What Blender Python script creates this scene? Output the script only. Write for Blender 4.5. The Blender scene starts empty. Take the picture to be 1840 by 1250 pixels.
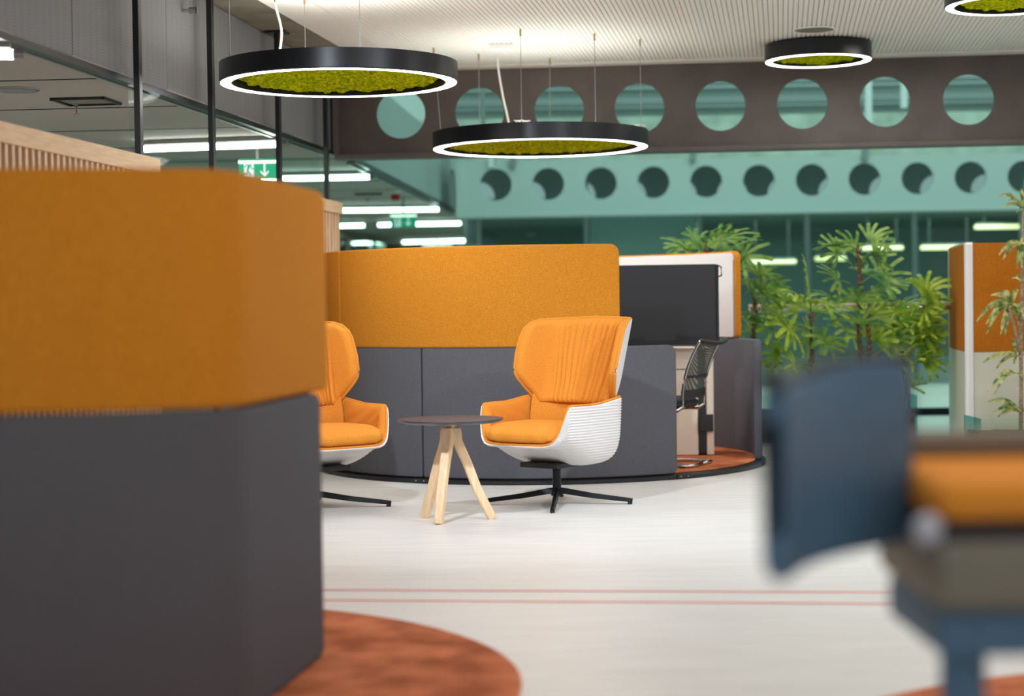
import bpy, bmesh, math, random, bisect
from mathutils import Vector, Matrix, noise
random.seed(7)
SC = bpy.context.scene
COL = SC.collection
PI = math.pi

# ------------------------------------------------------------------ camera
CAMH = 1.128
FPX = 3200.0
cd = bpy.data.cameras.new('camera'); cam = bpy.data.objects.new('camera', cd); COL.objects.link(cam)
cd.sensor_width = 36.0
cd.lens = FPX * 36.0 / 1840.0
cam.location = (0, 0, CAMH)
PITCH = math.atan(78 / FPX); ROLL = math.radians(-0.8)
RM = Matrix.Rotation(math.radians(90) - PITCH, 3, 'X') @ Matrix.Rotation(ROLL, 3, 'Z')
cam.rotation_euler = RM.to_euler()
cd.clip_start = 0.05; cd.clip_end = 200
cd.dof.use_dof = True
cd.dof.focus_distance = 10.2
cd.dof.aperture_fstop = 1.3
SC.camera = cam

# ------------------------------------------------------------------ world, exposure
W = bpy.data.worlds.new('daylight'); SC.world = W; W.use_nodes = True
bg = W.node_tree.nodes['Background']
bg.inputs[0].default_value = (0.96, 0.96, 0.97, 1); bg.inputs[1].default_value = 0.55
SC.view_settings.view_transform = 'Standard'
SC.view_settings.look = 'None'
SC.view_settings.exposure = 0.30
SC.view_settings.gamma = 1.0
SC.view_settings.use_curve_mapping = False

def area_light(name, loc, size, power, color=(1, .96, .9), aim=(0, 0, -1), shape='DISK', size_y=None, spread=None):
    l = bpy.data.lights.new(name, 'AREA'); l.shape = shape; l.size = size
    if size_y: l.size_y = size_y
    l.energy = power * .55; l.color = color
    if spread: l.spread = math.radians(spread)
    o = bpy.data.objects.new(name, l); COL.objects.link(o)
    o.location = loc
    o.rotation_euler = Vector(aim).to_track_quat('-Z', 'Y').to_euler()
    return o
# two ceiling spotlights out of view at the seating, added fill, daylight and tubes
area_light('ceiling_spot_seating', (-1.3, 6.4, 2.98), 0.14, 34, (.80, .88, 1), (.22, .62, -.42), spread=70)
area_light('ceiling_spot_seating', (2.6, 6.6, 2.98), 0.16, 22, (.86, .92, 1), (-.32, .55, -.42), spread=80)
area_light('fill_light_rear', (1.0, 7.2, 2.98), 1.5, 72, (.90, .94, 1))  # added area light that brightens the floor before the armchairs
area_light('fill_light_front', (0.6, 3.2, 2.98), 1.2, 34, (1, .90, .76))  # added warm fill for the near pod and the floor beside it
area_light('fill_light_right', (3.4, 9.4, 2.98), 1.2, 60, (.97, .98, 1))  # another added fill, brightens the right side of the lounge
area_light('fill_light_planter', (3.2, 12.6, 2.98), .7, 26, (1, .97, .88))  # area light added over the plants to brighten their leaves
area_light('atrium_daylight', (4.0, 17.6, 8.0), 9.0, 560, (.93, 1, .98), (0, .45, -.9), shape='RECTANGLE', size_y=5.0)
area_light('side_room_tubes', (-4.2, 9.5, 2.3), 1.2, 90, (1, .98, .95), shape='RECTANGLE', size_y=5)
area_light('side_room_tubes', (-3.6, 16.5, 2.3), 1.2, 90, (1, 1, .92), shape='RECTANGLE', size_y=5)
area_light('side_room_tubes', (-2.8, 26, 2.3), 1.2, 60, (1, 1, .92), shape='RECTANGLE', size_y=6)
area_light('far_office_tubes', (4.2, 28, 2.45), 8, 700, (1, 1, .9), shape='RECTANGLE', size_y=3)

# ------------------------------------------------------------------ helpers
def px_point(px, py, y=None, z=None):
    """point of the place seen at photo position px,py, on depth y or height z"""
    d = RM @ Vector(((px - 920) / FPX, -(py - 625) / FPX, -1.0))
    k = (y / d.y) if y is not None else ((z - CAMH) / d.z)
    return Vector((d.x * k, d.y * k, CAMH + d.z * k))

class MB:
    def __init__(s): s.v = []; s.f = []
    def add(s, vs, fs):
        b = len(s.v); s.v += [tuple(v) for v in vs]; s.f += [tuple(i + b for i in f) for f in fs]; return s
    def box(s, c, d, rz=0.0):
        x, y, z = d[0] / 2, d[1] / 2, d[2] / 2; ca, sa = math.cos(rz), math.sin(rz)
        vs = []
        for dz in (-z, z):
            for dx, dy in ((-x, -y), (x, -y), (x, y), (-x, y)):
                vs.append((c[0] + dx * ca - dy * sa, c[1] + dx * sa + dy * ca, c[2] + dz))
        return s.add(vs, [(3, 2, 1, 0), (4, 5, 6, 7), (0, 1, 5, 4), (1, 2, 6, 5), (2, 3, 7, 6), (3, 0, 4, 7)])
    def prism(s, pts, z0, z1):
        n = len(pts)
        return s.add([(p[0], p[1], z0) for p in pts] + [(p[0], p[1], z1) for p in pts],
                     [tuple(range(n))[::-1], tuple(range(n, 2 * n))] + [(i, (i + 1) % n, n + (i + 1) % n, n + i) for i in range(n)])
    def strip_wall(s, a, b, z0, z1, t):
        a, b = Vector(a[:2]), Vector(b[:2]); d = (b - a).normalized(); n = Vector((-d.y, d.x)) * t
        return s.prism([a, b, b + n, a + n] if t > 0 else [a + n, b + n, b, a], z0, z1)
    def sweep(s, pts, prof, up=(0, 0, 1), cap=True):
        """prof: function(i, u) -> list of 2d points for station i"""
        pts = [Vector(p) for p in pts]; n = len(pts); rings = []
        for i, p in enumerate(pts):
            t = (pts[min(i + 1, n - 1)] - pts[max(i - 1, 0)]).normalized()
            U = Vector(up)
            if abs(t.dot(U)) > .98: U = Vector((0, 1, 0))
            sx = t.cross(U).normalized(); sy = sx.cross(t).normalized()
            rings.append([p + sx * a + sy * b for a, b in prof(i, i / (n - 1))])
        m = len(rings[0]); vs = [v for r in rings for v in r]; fs = []
        for i in range(n - 1):
            for j in range(m):
                fs.append((i * m + j, i * m + (j + 1) % m, (i + 1) * m + (j + 1) % m, (i + 1) * m + j))
        if cap: fs += [tuple(range(m))[::-1], tuple(range((n - 1) * m, n * m))]
        return s.add(vs, fs)
    def tube(s, pts, r, n=8):
        rr = r if callable(r) else (lambda u: r)
        return s.sweep(pts, lambda i, u: [(rr(u) * math.cos(2 * PI * k / n), rr(u) * math.sin(2 * PI * k / n)) for k in range(n)])
    def lathe(s, prof, c=(0, 0, 0), n=48, closed=False):
        vs = []; m = len(prof)
        for k in range(n):
            a = 2 * PI * k / n
            for r, z in prof: vs.append((c[0] + r * math.cos(a), c[1] + r * math.sin(a), c[2] + z))
        fs = []
        for k in range(n):
            for j in range(m if closed else m - 1):
                j2 = (j + 1) % m
                fs.append((k * m + j, ((k + 1) % n) * m + j, ((k + 1) % n) * m + j2, k * m + j2))
        return s.add(vs, fs)
    def grid(s, fn, nu, nv, closeu=False):
        vs = [fn(i / nu, j / nv) for i in range(nu if closeu else nu + 1) for j in range(nv + 1)]
        fs = []; M = nu if closeu else nu + 1
        for i in range(nu):
            for j in range(nv):
                i2 = (i + 1) % M
                fs.append((i * (nv + 1) + j, i2 * (nv + 1) + j, i2 * (nv + 1) + j + 1, i * (nv + 1) + j + 1))
        return s.add(vs, fs)
    def sphere(s, c, r, n=12, sz=1.0):
        return s.grid(lambda u, v: (c[0] + r * math.cos(2 * PI * u) * math.sin(PI * v), c[1] + r * math.sin(2 * PI * u) * math.sin(PI * v), c[2] + r * sz * math.cos(PI * v)), n, n // 2 + 2, True)
    def build(s, name, mat, parent=None, smooth=False, bevel=0, loc=None, autosmooth=None, fix=True, subsurf=0):
        me = bpy.data.meshes.new(name); me.from_pydata(s.v, [], s.f); me.update()
        if fix:
            bm = bmesh.new(); bm.from_mesh(me)
            bmesh.ops.remove_doubles(bm, verts=bm.verts, dist=1e-6)
            bmesh.ops.recalc_face_normals(bm, faces=bm.faces); bm.to_mesh(me); bm.free()
        o = bpy.data.objects.new(name, me); COL.objects.link(o)
        me.materials.append(mat)
        if parent: o.parent = parent
        if loc: o.location = loc
        if smooth:
            for p in me.polygons: p.use_smooth = True
            if autosmooth: me.set_sharp_from_angle(angle=math.radians(autosmooth))
        if bevel:
            m = o.modifiers.new('bevel', 'BEVEL'); m.width = bevel; m.segments = 3; m.limit_method = 'ANGLE'; m.angle_limit = math.radians(40)
        if subsurf:
            m = o.modifiers.new('sub', 'SUBSURF'); m.levels = subsurf; m.render_levels = subsurf
        return o

def thing(name, label, cat, loc=(0, 0, 0), rz=0, group=None):
    o = bpy.data.objects.new(name, None); COL.objects.link(o)
    o.empty_display_size = .1
    o.location = loc; o.rotation_euler = (0, 0, rz); o['label'] = label; o['category'] = cat
    if group: o['group'] = group
    return o
def tag(o, label, cat, group=None):
    o['label'] = label; o['category'] = cat
    if group: o['group'] = group
    return o
def struct(o): o['kind'] = 'structure'; return o
def kids(o): return [c for c in bpy.data.objects if c.parent == o]
def dup(root, label, loc=None, rz=None, group=None):
    r = root.copy(); COL.objects.link(r); r['label'] = label
    if loc is not None: r.location = loc
    if rz is not None: r.rotation_euler = (0, 0, rz)
    if group: r['group'] = group
    for ch in kids(root):
        c = ch.copy(); COL.objects.link(c); c.parent = r
        for g in kids(ch):
            d = g.copy(); COL.objects.link(d); d.parent = c
    return r

# ------------------------------------------------------------------ materials
def lin(c):
    f = lambda x: (x / 12.92) if x <= .04045 else ((x + .055) / 1.055) ** 2.4
    return tuple(f(v / 255.0) for v in c) + (1,)
def new_mat(name):
    m = bpy.data.materials.new(name); m.use_nodes = True
    nt = m.node_tree; b = nt.nodes['Principled BSDF']
    return m, nt, b
def plain(name, rgb, rough=.5, metal=0.0, coat=0, emis=None, estr=0, spec=.5):
    m, nt, b = new_mat(name)
    b.inputs['Base Color'].default_value = lin(rgb); b.inputs['Roughness'].default_value = rough
    b.inputs['Metallic'].default_value = metal; b.inputs['Coat Weight'].default_value = coat
    b.inputs['Specular IOR Level'].default_value = spec
    if emis: b.inputs['Emission Color'].default_value = emis; b.inputs['Emission Strength'].default_value = estr
    return m
def mapped(nt, scale=(1, 1, 1), rot=(0, 0, 0)):
    tc = nt.nodes.new('ShaderNodeTexCoord'); mp = nt.nodes.new('ShaderNodeMapping')
    mp.inputs['Scale'].default_value = scale; mp.inputs['Rotation'].default_value = rot
    nt.links.new(tc.outputs['Object'], mp.inputs['Vector']); return mp.outputs['Vector']
def noisy(name, c1, c2, scale=200, rough=.8, bump=.2, stretch=(1, 1, 1), detail=3, metal=0, dist=.002, sheen=0, lo=.35, hi=.65, spec=.3, translucent=0):
    m, nt, b = new_mat(name)
    v = mapped(nt, stretch)
    n = nt.nodes.new('ShaderNodeTexNoise'); n.inputs['Scale'].default_value = scale; n.inputs['Detail'].default_value = detail
    nt.links.new(v, n.inputs['Vector'])
    r = nt.nodes.new('ShaderNodeValToRGB'); r.color_ramp.elements[0].color = lin(c1); r.color_ramp.elements[1].color = lin(c2)
    r.color_ramp.elements[0].position = lo; r.color_ramp.elements[1].position = hi
    nt.links.new(n.outputs['Fac'], r.inputs['Fac']); nt.links.new(r.outputs['Color'], b.inputs['Base Color'])
    b.inputs['Roughness'].default_value = rough; b.inputs['Metallic'].default_value = metal
    b.inputs['Specular IOR Level'].default_value = spec
    if sheen: b.inputs['Sheen Weight'].default_value = sheen; b.inputs['Sheen Roughness'].default_value = .5
    if bump:
        bp = nt.nodes.new('ShaderNodeBump'); bp.inputs['Strength'].default_value = bump; bp.inputs['Distance'].default_value = dist
        nt.links.new(n.outputs['Fac'], bp.inputs['Height']); nt.links.new(bp.outputs['Normal'], b.inputs['Normal'])
    if translucent:
        tr = nt.nodes.new('ShaderNodeBsdfTranslucent'); mx = nt.nodes.new('ShaderNodeMixShader'); mx.inputs[0].default_value = translucent
        nt.links.new(r.outputs['Color'], tr.inputs['Color'])
        out = nt.nodes['Material Output']
        nt.links.new(b.outputs[0], mx.inputs[1]); nt.links.new(tr.outputs[0], mx.inputs[2]); nt.links.new(mx.outputs[0], out.inputs[0])
    return m
def glassy(name, tint, refl=.08, rough=.02):
    m = bpy.data.materials.new(name); m.use_nodes = True; nt = m.node_tree; nt.nodes.clear()
    out = nt.nodes.new('ShaderNodeOutputMaterial'); t = nt.nodes.new('ShaderNodeBsdfTransparent'); g = nt.nodes.new('ShaderNodeBsdfGlossy')
    t.inputs[0].default_value = tint + (1,); g.inputs['Roughness'].default_value = rough
    lw = nt.nodes.new('ShaderNodeLayerWeight'); lw.inputs[0].default_value = .25
    mt = nt.nodes.new('ShaderNodeMath'); mt.operation = 'MULTIPLY_ADD'; mt.inputs[1].default_value = .03; mt.inputs[2].default_value = refl
    nt.links.new(lw.outputs['Fresnel'], mt.inputs[0])
    mx = nt.nodes.new('ShaderNodeMixShader'); nt.links.new(mt.outputs[0], mx.inputs[0])
    nt.links.new(t.outputs[0], mx.inputs[1]); nt.links.new(g.outputs[0], mx.inputs[2]); nt.links.new(mx.outputs[0], out.inputs[0])
    return m
def perforated(name, rgb, scale=90, rough=.5, metal=.5, depth=.5):
    """perforated metal sheet: a grid of small dark holes"""
    m, nt, b = new_mat(name)
    v = mapped(nt, (1, 1, 1), (0, 0, math.radians(45)))
    vo = nt.nodes.new('ShaderNodeTexVoronoi'); vo.inputs['Scale'].default_value = scale; vo.inputs['Randomness'].default_value = 0
    nt.links.new(v, vo.inputs['Vector'])
    r = nt.nodes.new('ShaderNodeValToRGB'); r.color_ramp.interpolation = 'LINEAR'
    r.color_ramp.elements[0].position = .22; r.color_ramp.elements[1].position = .34
    c = lin(rgb); r.color_ramp.elements[0].color = (c[0] * depth, c[1] * depth, c[2] * depth, 1); r.color_ramp.elements[1].color = c
    nt.links.new(vo.outputs['Distance'], r.inputs['Fac']); nt.links.new(r.outputs['Color'], b.inputs['Base Color'])
    b.inputs['Roughness'].default_value = rough; b.inputs['Metallic'].default_value = metal
    return m
def wood(name, c1, c2, stretch=(14, 14, 1.2), rough=.5):
    return noisy(name, c1, c2, scale=5, rough=rough, bump=.08, stretch=stretch, detail=6, lo=.3, hi=.7, spec=.4)

M = {}
M['orange'] = noisy('orange_wool', (178, 106, 18), (216, 146, 50), 260, .95, .35, dist=.001, spec=.15)
M['orange_felt'] = noisy('orange_felt', (164, 92, 16), (190, 116, 34), 170, .95, .2, dist=.001, spec=.15)
M['orange_chair'] = noisy('orange_upholstery', (198, 120, 30), (226, 150, 62), 330, .92, .3, dist=.001, spec=.2)
M['grey_wool'] = noisy('charcoal_wool', (81, 81, 85), (98, 98, 104), 300, .95, .3, dist=.001, spec=.15)
M['liner'] = noisy('pale_grey_wool', (196, 194, 192), (214, 212, 210), 300, .9, .3, dist=.001)
M['carpet'] = noisy('rust_carpet', (160, 88, 56), (212, 128, 88), 5.5, 1.0, .6, detail=6, dist=.006, spec=.1)
M['black'] = plain('black_lacquer', (20, 21, 24), .35)
M['blackmat'] = plain('black_plastic', (24, 25, 27), .6)
M['darkmetal'] = plain('dark_steel', (34, 36, 40), .35, .8)
M['bezel'] = plain('screen_bezel', (14, 14, 16), .4)
M['screen'] = plain('screen_glass', (22, 22, 26), .28, coat=.3)
M['chrome'] = plain('chrome', (200, 200, 200), .15, 1.0)
M['white'] = plain('white_plastic', (232, 230, 228), .45)
M['shell'] = plain('white_chair_shell', (216, 213, 212), .45)
M['whitecable'] = plain('white_cable', (225, 225, 222), .5)
M['brass'] = plain('brass_fitting', (176, 150, 90), .3, .9)
M['steel'] = plain('steel_wire', (150, 150, 150), .35, .6)
M['cream'] = plain('cream_laminate', (222, 210, 190), .4)
M['partition_white'] = plain('partition_laminate', (205, 203, 184), .45)
M['ringbody'] = plain('ring_housing_black', (16, 19, 24), .33, .2)
M['glow'] = plain('led_diffuser', (255, 255, 255), .5, emis=(1, .97, 1, 1), estr=7.0)
M['tube'] = plain('fluorescent_tube', (255, 255, 255), .5, emis=(1, 1, .92, 1), estr=9.0)
M['moss'] = noisy('reindeer_moss', (128, 150, 0), (228, 236, 20), 45, 1.0, 1.0, detail=8, dist=.02, spec=.1)
M['mossback'] = plain('moss_tray', (14, 16, 8), .9)
M['tabletop'] = plain('table_top_dark_laminate', (52, 57, 70), .3)
M['wood'] = wood('pale_ash', (226, 190, 146), (240, 212, 174))
M['slat'] = wood('slatted_larch', (212, 172, 132), (240, 208, 172))
M['slatback'] = plain('slat_backing', (140, 106, 74), .8)
M['slatcap'] = wood('larch_cap', (212, 176, 132), (232, 200, 160), (1.2, 1.2, 14))
M['navy'] = noisy('blue_shell_plastic', (70, 98, 120), (78, 108, 132), 40, .5, 0)
M['taupe'] = plain('taupe_shell', (112, 106, 92), .5)
M['mesh_back'] = None
M['cap'] = plain('pale_grey_cap', (176, 176, 186), .5)
M['glass'] = glassy('clear_glass', (.95, .985, .97), .0)
M['tint'] = glassy('green_tinted_glass', (.70, .86, .825), .0, .01)
M['glassedge'] = plain('glass_edge', (120, 170, 165), .1)
M['farglass'] = glassy('far_facade_glass', (.80, .87, .86), .02, .03)
M['soil'] = noisy('potting_soil', (52, 36, 26), (112, 84, 62), 60, 1, 1, detail=8, dist=.01)
M['leaf'] = noisy('palm_leaf', (112, 150, 34), (192, 212, 80), 9, .4, .1, detail=2, translucent=.35, spec=.5)
M['leafdark'] = noisy('deep_palm_leaf', (86, 134, 60), (164, 192, 100), 9, .4, .1, detail=2, translucent=.35, spec=.5)
M['leafvar'] = noisy('variegated_leaf', (84, 112, 50), (214, 212, 140), 24, .45, .1, detail=3, translucent=.25, stretch=(1, 1, 1))
M['stem'] = noisy('palm_stem', (78, 58, 40), (128, 98, 66), 50, .9, .6, dist=.004)
M['cane'] = noisy('grey_cane', (120, 104, 84), (168, 150, 124), 60, .9, .6, dist=.004)
M['beam'] = noisy('brown_painted_steel', (90, 82, 78), (100, 92, 87), 3, .5, 0, spec=.3)
M['farbeam'] = plain('pale_painted_steel', (196, 210, 206), .6)
M['farroof'] = plain('roof_cladding', (226, 240, 236), .6)
M['farside'] = plain('grey_green_cladding', (156, 172, 168), .6)
M['farbar'] = plain('roof_bar', (140, 152, 150), .5)
M['fartube'] = plain('warm_tube', (255, 255, 220), .5, emis=(1, .72, .30, 1), estr=2.6)
M['farpost'] = plain('pale_roof_post', (232, 240, 238), .5)
M['concrete'] = noisy('concrete', (122, 118, 106), (146, 141, 128), 4, .9, .25, detail=8)
M['concrete_pale'] = noisy('pale_concrete', (176, 190, 178), (214, 224, 212), 3, .9, .2, detail=8)
M['ceil'] = plain('white_ceiling_metal', (242, 240, 236), .5)
M['ceil_gap'] = plain('ceiling_groove', (208, 204, 198), .8)
M['mesh'] = perforated('grey_perforated_metal', (138, 139, 143), 60, .6, .1, .6)
M['meshsoft'] = perforated('grey_perforated_soffit', (172, 164, 158), 60, .7, .0, .7)
M['mullion'] = plain('facade_mullion', (150, 165, 165), .5)
M['darkwall'] = plain('dark_wall', (120, 136, 132), .8)
M['signgreen'] = plain('exit_green', (0, 150, 110), .5, emis=lin((0, 150, 108)), estr=.6)
M['signwhite'] = plain('exit_white', (235, 240, 240), .5, emis=(.9, .92, 1, 1), estr=.5)
M['signlamp'] = plain('exit_lamp', (255, 250, 235), .5, emis=(1, .97, .85, 1), estr=1.6)
M['red'] = plain('red_line', (232, 104, 96), .6)
M['redplastic'] = plain('red_plastic', (190, 30, 30), .4)
M['handrail'] = plain('handrail_wood', (226, 200, 178), .5)

def floor_mat():
    m, nt, b = new_mat('pale_linoleum')
    v = mapped(nt, (1.2, 14, 1), (0, 0, math.radians(2)))
    n = nt.nodes.new('ShaderNodeTexNoise'); n.inputs['Scale'].default_value = 1.6; n.inputs['Detail'].default_value = 6
    nt.links.new(v, n.inputs['Vector'])
    r = nt.nodes.new('ShaderNodeValToRGB'); r.color_ramp.elements[0].color = lin((211, 209, 203)); r.color_ramp.elements[1].color = lin((227, 225, 220))
    r.color_ramp.elements[0].position = .3; r.color_ramp.elements[1].position = .7
    nt.links.new(n.outputs['Fac'], r.inputs['Fac']); nt.links.new(r.outputs['Color'], b.inputs['Base Color'])
    b.inputs['Roughness'].default_value = .42; b.inputs['Specular IOR Level'].default_value = .45
    return m
M['floor'] = floor_mat()

# ================================================================== SETTING
mb = MB(); mb.prism([(-10, -1), (9, -1), (9, 17.2), (-.95, 17.2), (-.8, 36), (-10, 36)], -.1, 0)
struct(mb.build('floor', M['floor']))
mb = MB(); mb.prism([(-.9, 17.35), (9, 17.35), (9, 24.6), (-.6, 24.6)], -.12, -.02)
struct(mb.build('floor', M['floor'])).name = 'floor_far'
for a, b, n in (((572, 1060.5), (1590, 1065), 1), ((572, 1079), (1590, 1085.5), 2)):
    A = px_point(*a, z=0); B = px_point(*b, z=0); d = (B - A).normalized()
    A2 = A - d * 3.5; B2 = B + d * 3
    mb = MB(); mb.strip_wall(A2, B2, .0006, .0022, .016)
    struct(mb.build('trim_%d' % n, M['red']))

# beam line (near) and bulkhead line
def beam_y(x): return 14.5 - .107 * (x + .9)
def bulk_x(y): return -1.406 + .1352 * (y - 14.8)
HB = 2.375; HC = 3.03

# left soffit of the side room
mb = MB(); mb.prism([(-9, 3), (bulk_x(3), 3), (bulk_x(14.8), 14.8), (-1.338, 15.29), (-.69, 24.6), (-.5, 36), (-9, 36)], HB, HB + .04)
struct(mb.build('ceiling_left', M['meshsoft']))
mb = MB()
for y in [4.2 + 1.35 * k for k in range(22)]:
    x1 = bulk_x(y) - .03 if y < 14.8 else -1.36 + (y - 15.29) * .0696 - .04
    mb.prism([(-8, y + .5), (x1, y), (x1, y + .012), (-8, y + .512)], HB - .004, HB + .01)
struct(mb.build('trim_3', M['darkmetal']))
# bulkhead: mesh panels with seams
ys = [3.0, 4.6, 6.1, 7.55, 9.0, 10.45, 11.9, 13.35, 14.62]
mb = MB()
for a, b in zip(ys[:-1], ys[1:]):
    mb.strip_wall((bulk_x(a), a + .006), (bulk_x(b), b - .006), HB + .03, 3.06, .03)
struct(mb.build('wall_left', M['mesh'], bevel=.004))
mb = MB(); mb.strip_wall((bulk_x(3) - .04, 3), (bulk_x(14.6) - .04, 14.6), HB + .02, 3.06, .02); struct(mb.build('wall_left_backing', M['blackmat']))
mb = MB(); mb.strip_wall((bulk_x(3) + .022, 3), (bulk_x(14.6) + .022, 14.6), HB - .012, HB + .022, .05); struct(mb.build('trim_4', M['black']))
mb = MB(); mb.strip_wall((bulk_x(3) - .035, 3), (bulk_x(14.6) - .035, 14.6), HB - .02, HB - .004, .02); struct(mb.build('trim_5', M['steel']))
# concrete strip above bulkhead
def ceil_x(y): return -1.547 + .152 * (y - 11.0)
mb = MB(); mb.prism([(bulk_x(3) - .3, 3), (ceil_x(3) + .25, 3), (ceil_x(14.6) + .25, 14.6), (bulk_x(14.6) - .3, 14.6)], 3.065, 3.3)
struct(mb.build('ceiling_concrete', M['concrete']))
# white ribbed ceiling
mb = MB()
def cpt(u, v): # u to the right from ceiling edge, v = depth
    return (ceil_x(v) + u, v)
mb.prism([cpt(0, 3.0), (9.0, 3.0), (9.0, beam_y(9) - .02), cpt(0, beam_y(-1) - .02)], HC + .009, HC + .06)
struct(mb.build('ceiling', M['ceil_gap']))
mb = MB()
mb.prism([cpt(0, 3.0), cpt(.30, 3.0), cpt(.30, 14.45), cpt(0, 14.45)], HC - .002, HC + .03)     # flat margin
def far_v(x0): # clip depth before beam for strip starting offset
    return None
pitch = .033
for k in range(int(9.6 / pitch)):
    u = .31 + k * pitch
    v1 = 14.3 - .0
    # find v where strip meets the margin before the beam
    x1 = ceil_x(14.3) + u
    v1 = beam_y(x1) - .22
    x0 = ceil_x(4.2) + u
    a = .003
    prof = [(0, HC + .008), (a, HC), (pitch - .005 - a, HC), (pitch - .005, HC + .008)]
    vs = [(ceil_x(4.2) + u + p, 4.2, z) for p, z in prof] + [(ceil_x(v1) + u + p, v1, z) for p, z in prof]
    mb.add(vs, [(0, 1, 5, 4), (1, 2, 6, 5), (2, 3, 7, 6), (0, 3, 2, 1), (4, 5, 6, 7)])
xr = 9.0
mb.prism([(ceil_x(14.2) + .28, beam_y(-.8) - .2), (xr, beam_y(xr) - .2), (xr, beam_y(xr) - .02), (ceil_x(14.4) + .28, beam_y(-.8) - .02)], HC - .004, HC + .02)
struct(mb.build('ceiling_ribs', M['ceil'], fix=False))

# castellated beams -------------------------------------------------
def hole_plate(mb, xs, zc, r, z0, z1, fy, t, pitch, n=40, xl=None, xr=None):
    """vertical plate following y=fy(x), with a round hole at each x of xs"""
    def ring_pts(cx):
        sq = []; ci = []
        hx = pitch / 2
        angs = sorted(set([2 * PI * k / n for k in range(n)] + [math.atan2(s1 * (h - zc), s2 * hx) % (2 * PI) for s1, h in ((1, z1), (1, z0)) for s2 in (1, -1)]))
        for a in angs:
            c, s_ = math.cos(a), math.sin(a)
            k = min(hx / abs(c) if abs(c) > 1e-9 else 1e9, ((z1 - zc) / s_ if s_ > 1e-9 else (z0 - zc) / s_ if s_ < -1e-9 else 1e9))
            sq.append((cx + c * k, zc + s_ * k)); ci.append((cx + c * r, zc + s_ * r))
        return sq, ci
    for cx in xs:
        sq, ci = ring_pts(cx); m = len(sq)
        vs = []
        for off in (0, t):
            vs += [(x, fy(x) + off, z) for x, z in sq] + [(x, fy(x) + off, z) for x, z in ci]
        fs = []
        for i in range(m):
            j = (i + 1) % m
            fs += [(i, j, m + j, m + i), (2 * m + j, 2 * m + i, 3 * m + i, 3 * m + j), (m + i, m + j, 3 * m + j, 3 * m + i)]
        mb.add(vs, fs)
    if xl is not None and xl < xs[0] - pitch / 2 - .001:
        a, b = xl, xs[0] - pitch / 2
        mb.prism([(a, fy(a)), (b, fy(b)), (b, fy(b) + t), (a, fy(a) + t)], z0, z1)
    if xr is not None and xr > xs[-1] + pitch / 2:
        a, b = xs[-1] + pitch / 2, xr
        mb.prism([(a, fy(a)), (b, fy(b)), (b, fy(b) + t), (a, fy(a) + t)], z0, z1)

hx = [-.875 + .641 * k for k in range(14)]
mb = MB(); hole_plate(mb, hx, 2.686, .198, 2.36, 3.25, beam_y, .03, .641, xl=-1.42)
struct(mb.build('wall_beam', M['beam'], fix=True))
mb = MB()
a, b = -1.42, 8.2
mb.prism([(a, beam_y(a) - .10), (b, beam_y(b) - .10), (b, beam_y(b) + .13), (a, beam_y(a) + .13)], 2.325, 2.36)
mb.box((-1.405, beam_y(-1.4) - .03, 2.70), (.05, .12, .68))
struct(mb.build('trim_6', M['beam'], bevel=.004))

# glazing of the atrium front (whole bay, behind the beam)
mb = MB()
def glz(x): return beam_y(x) + .17
mb.prism([(-6.5, glz(-1.4) + .0), (-1.45, glz(-1.4)), (8.4, glz(8.4)), (8.4, glz(8.4) + .012), (-1.45, glz(-1.4) + .012), (-6.5, glz(-1.4) + .012)], .02, 2.37)
struct(mb.build('window_1', M['tint'], fix=False))
mb = MB(); mb.prism([(-1.30, glz(-1.3)), (8.4, glz(8.4)), (8.4, glz(8.4) + .012), (-1.30, glz(-1.3) + .012)], 2.375, 4.4)
struct(mb.build('window_2', M['tint'], fix=False))
mb = MB()
mb.prism([(-1.4, glz(-1.4) - .02), (8.4, glz(8.4) - .02), (8.4, glz(8.4) + .04), (-1.4, glz(-1.4) + .04)], 0.0, .022)
struct(mb.build('trim_7', M['steel']))

# far beam and what is above it
fby = lambda x: 22.2 - .02 * (x + .2)
fx = [-.173 + .653 * k for k in range(14)]
mb = MB(); hole_plate(mb, fx, 2.621, .197, 2.245, 2.91, fby, .04, .653, xl=-.63)
hole_plate(mb, [x - .22 for x in fx], 2.52, .197, 2.245, 2.91, lambda x: fby(x) + .9, .04, .653, xl=-.63)
mb.prism([(-.63, 22.25), (8.6, 22.05), (8.6, 23.1), (-.63, 23.15)], 2.89, 2.91)  # top and bottom plates added to keep the inside of the beam dark
mb.prism([(-.63, 22.25), (8.6, 22.05), (8.6, 23.1), (-.63, 23.15)], 2.25, 2.27)
struct(mb.build('wall_far_beam', M['farbeam']))
mb = MB(); mb.prism([(-.63, 22.1), (8.6, 21.9), (8.6, 22.35), (-.63, 22.45)], 2.215, 2.25)
mb.box((-.64, 22.25, 2.55), (.05, .3, .68)); struct(mb.build('trim_8', M['farbeam']))
mb = MB(); mb.prism([(-4.0, 23.45), (8.6, 23.2), (8.6, 23.5), (-4.0, 23.75)], 2.9, 3.56)
struct(mb.build('wall_far_parapet', M['concrete_pale']))
mb = MB(); mb.prism([(-4.0, 23.77), (8.6, 23.52), (8.6, 23.6), (-4.0, 23.85)], 2.9, 5.2)
struct(mb.build('wall_far_roof', M['farroof']))
mb = MB()
for z, r in ((3.74, .045), (3.99, .04), (4.3, .04)):
    mb.tube([(-.9, 23.45, z), (8.6, 23.25, z)], r, 10)
    mb.prism([(-.9, 23.62), (8.6, 23.42), (8.6, 23.7), (-.9, 23.9)], z - .075, z - .04)
struct(mb.build('trim_9', M['farbar']))
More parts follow.
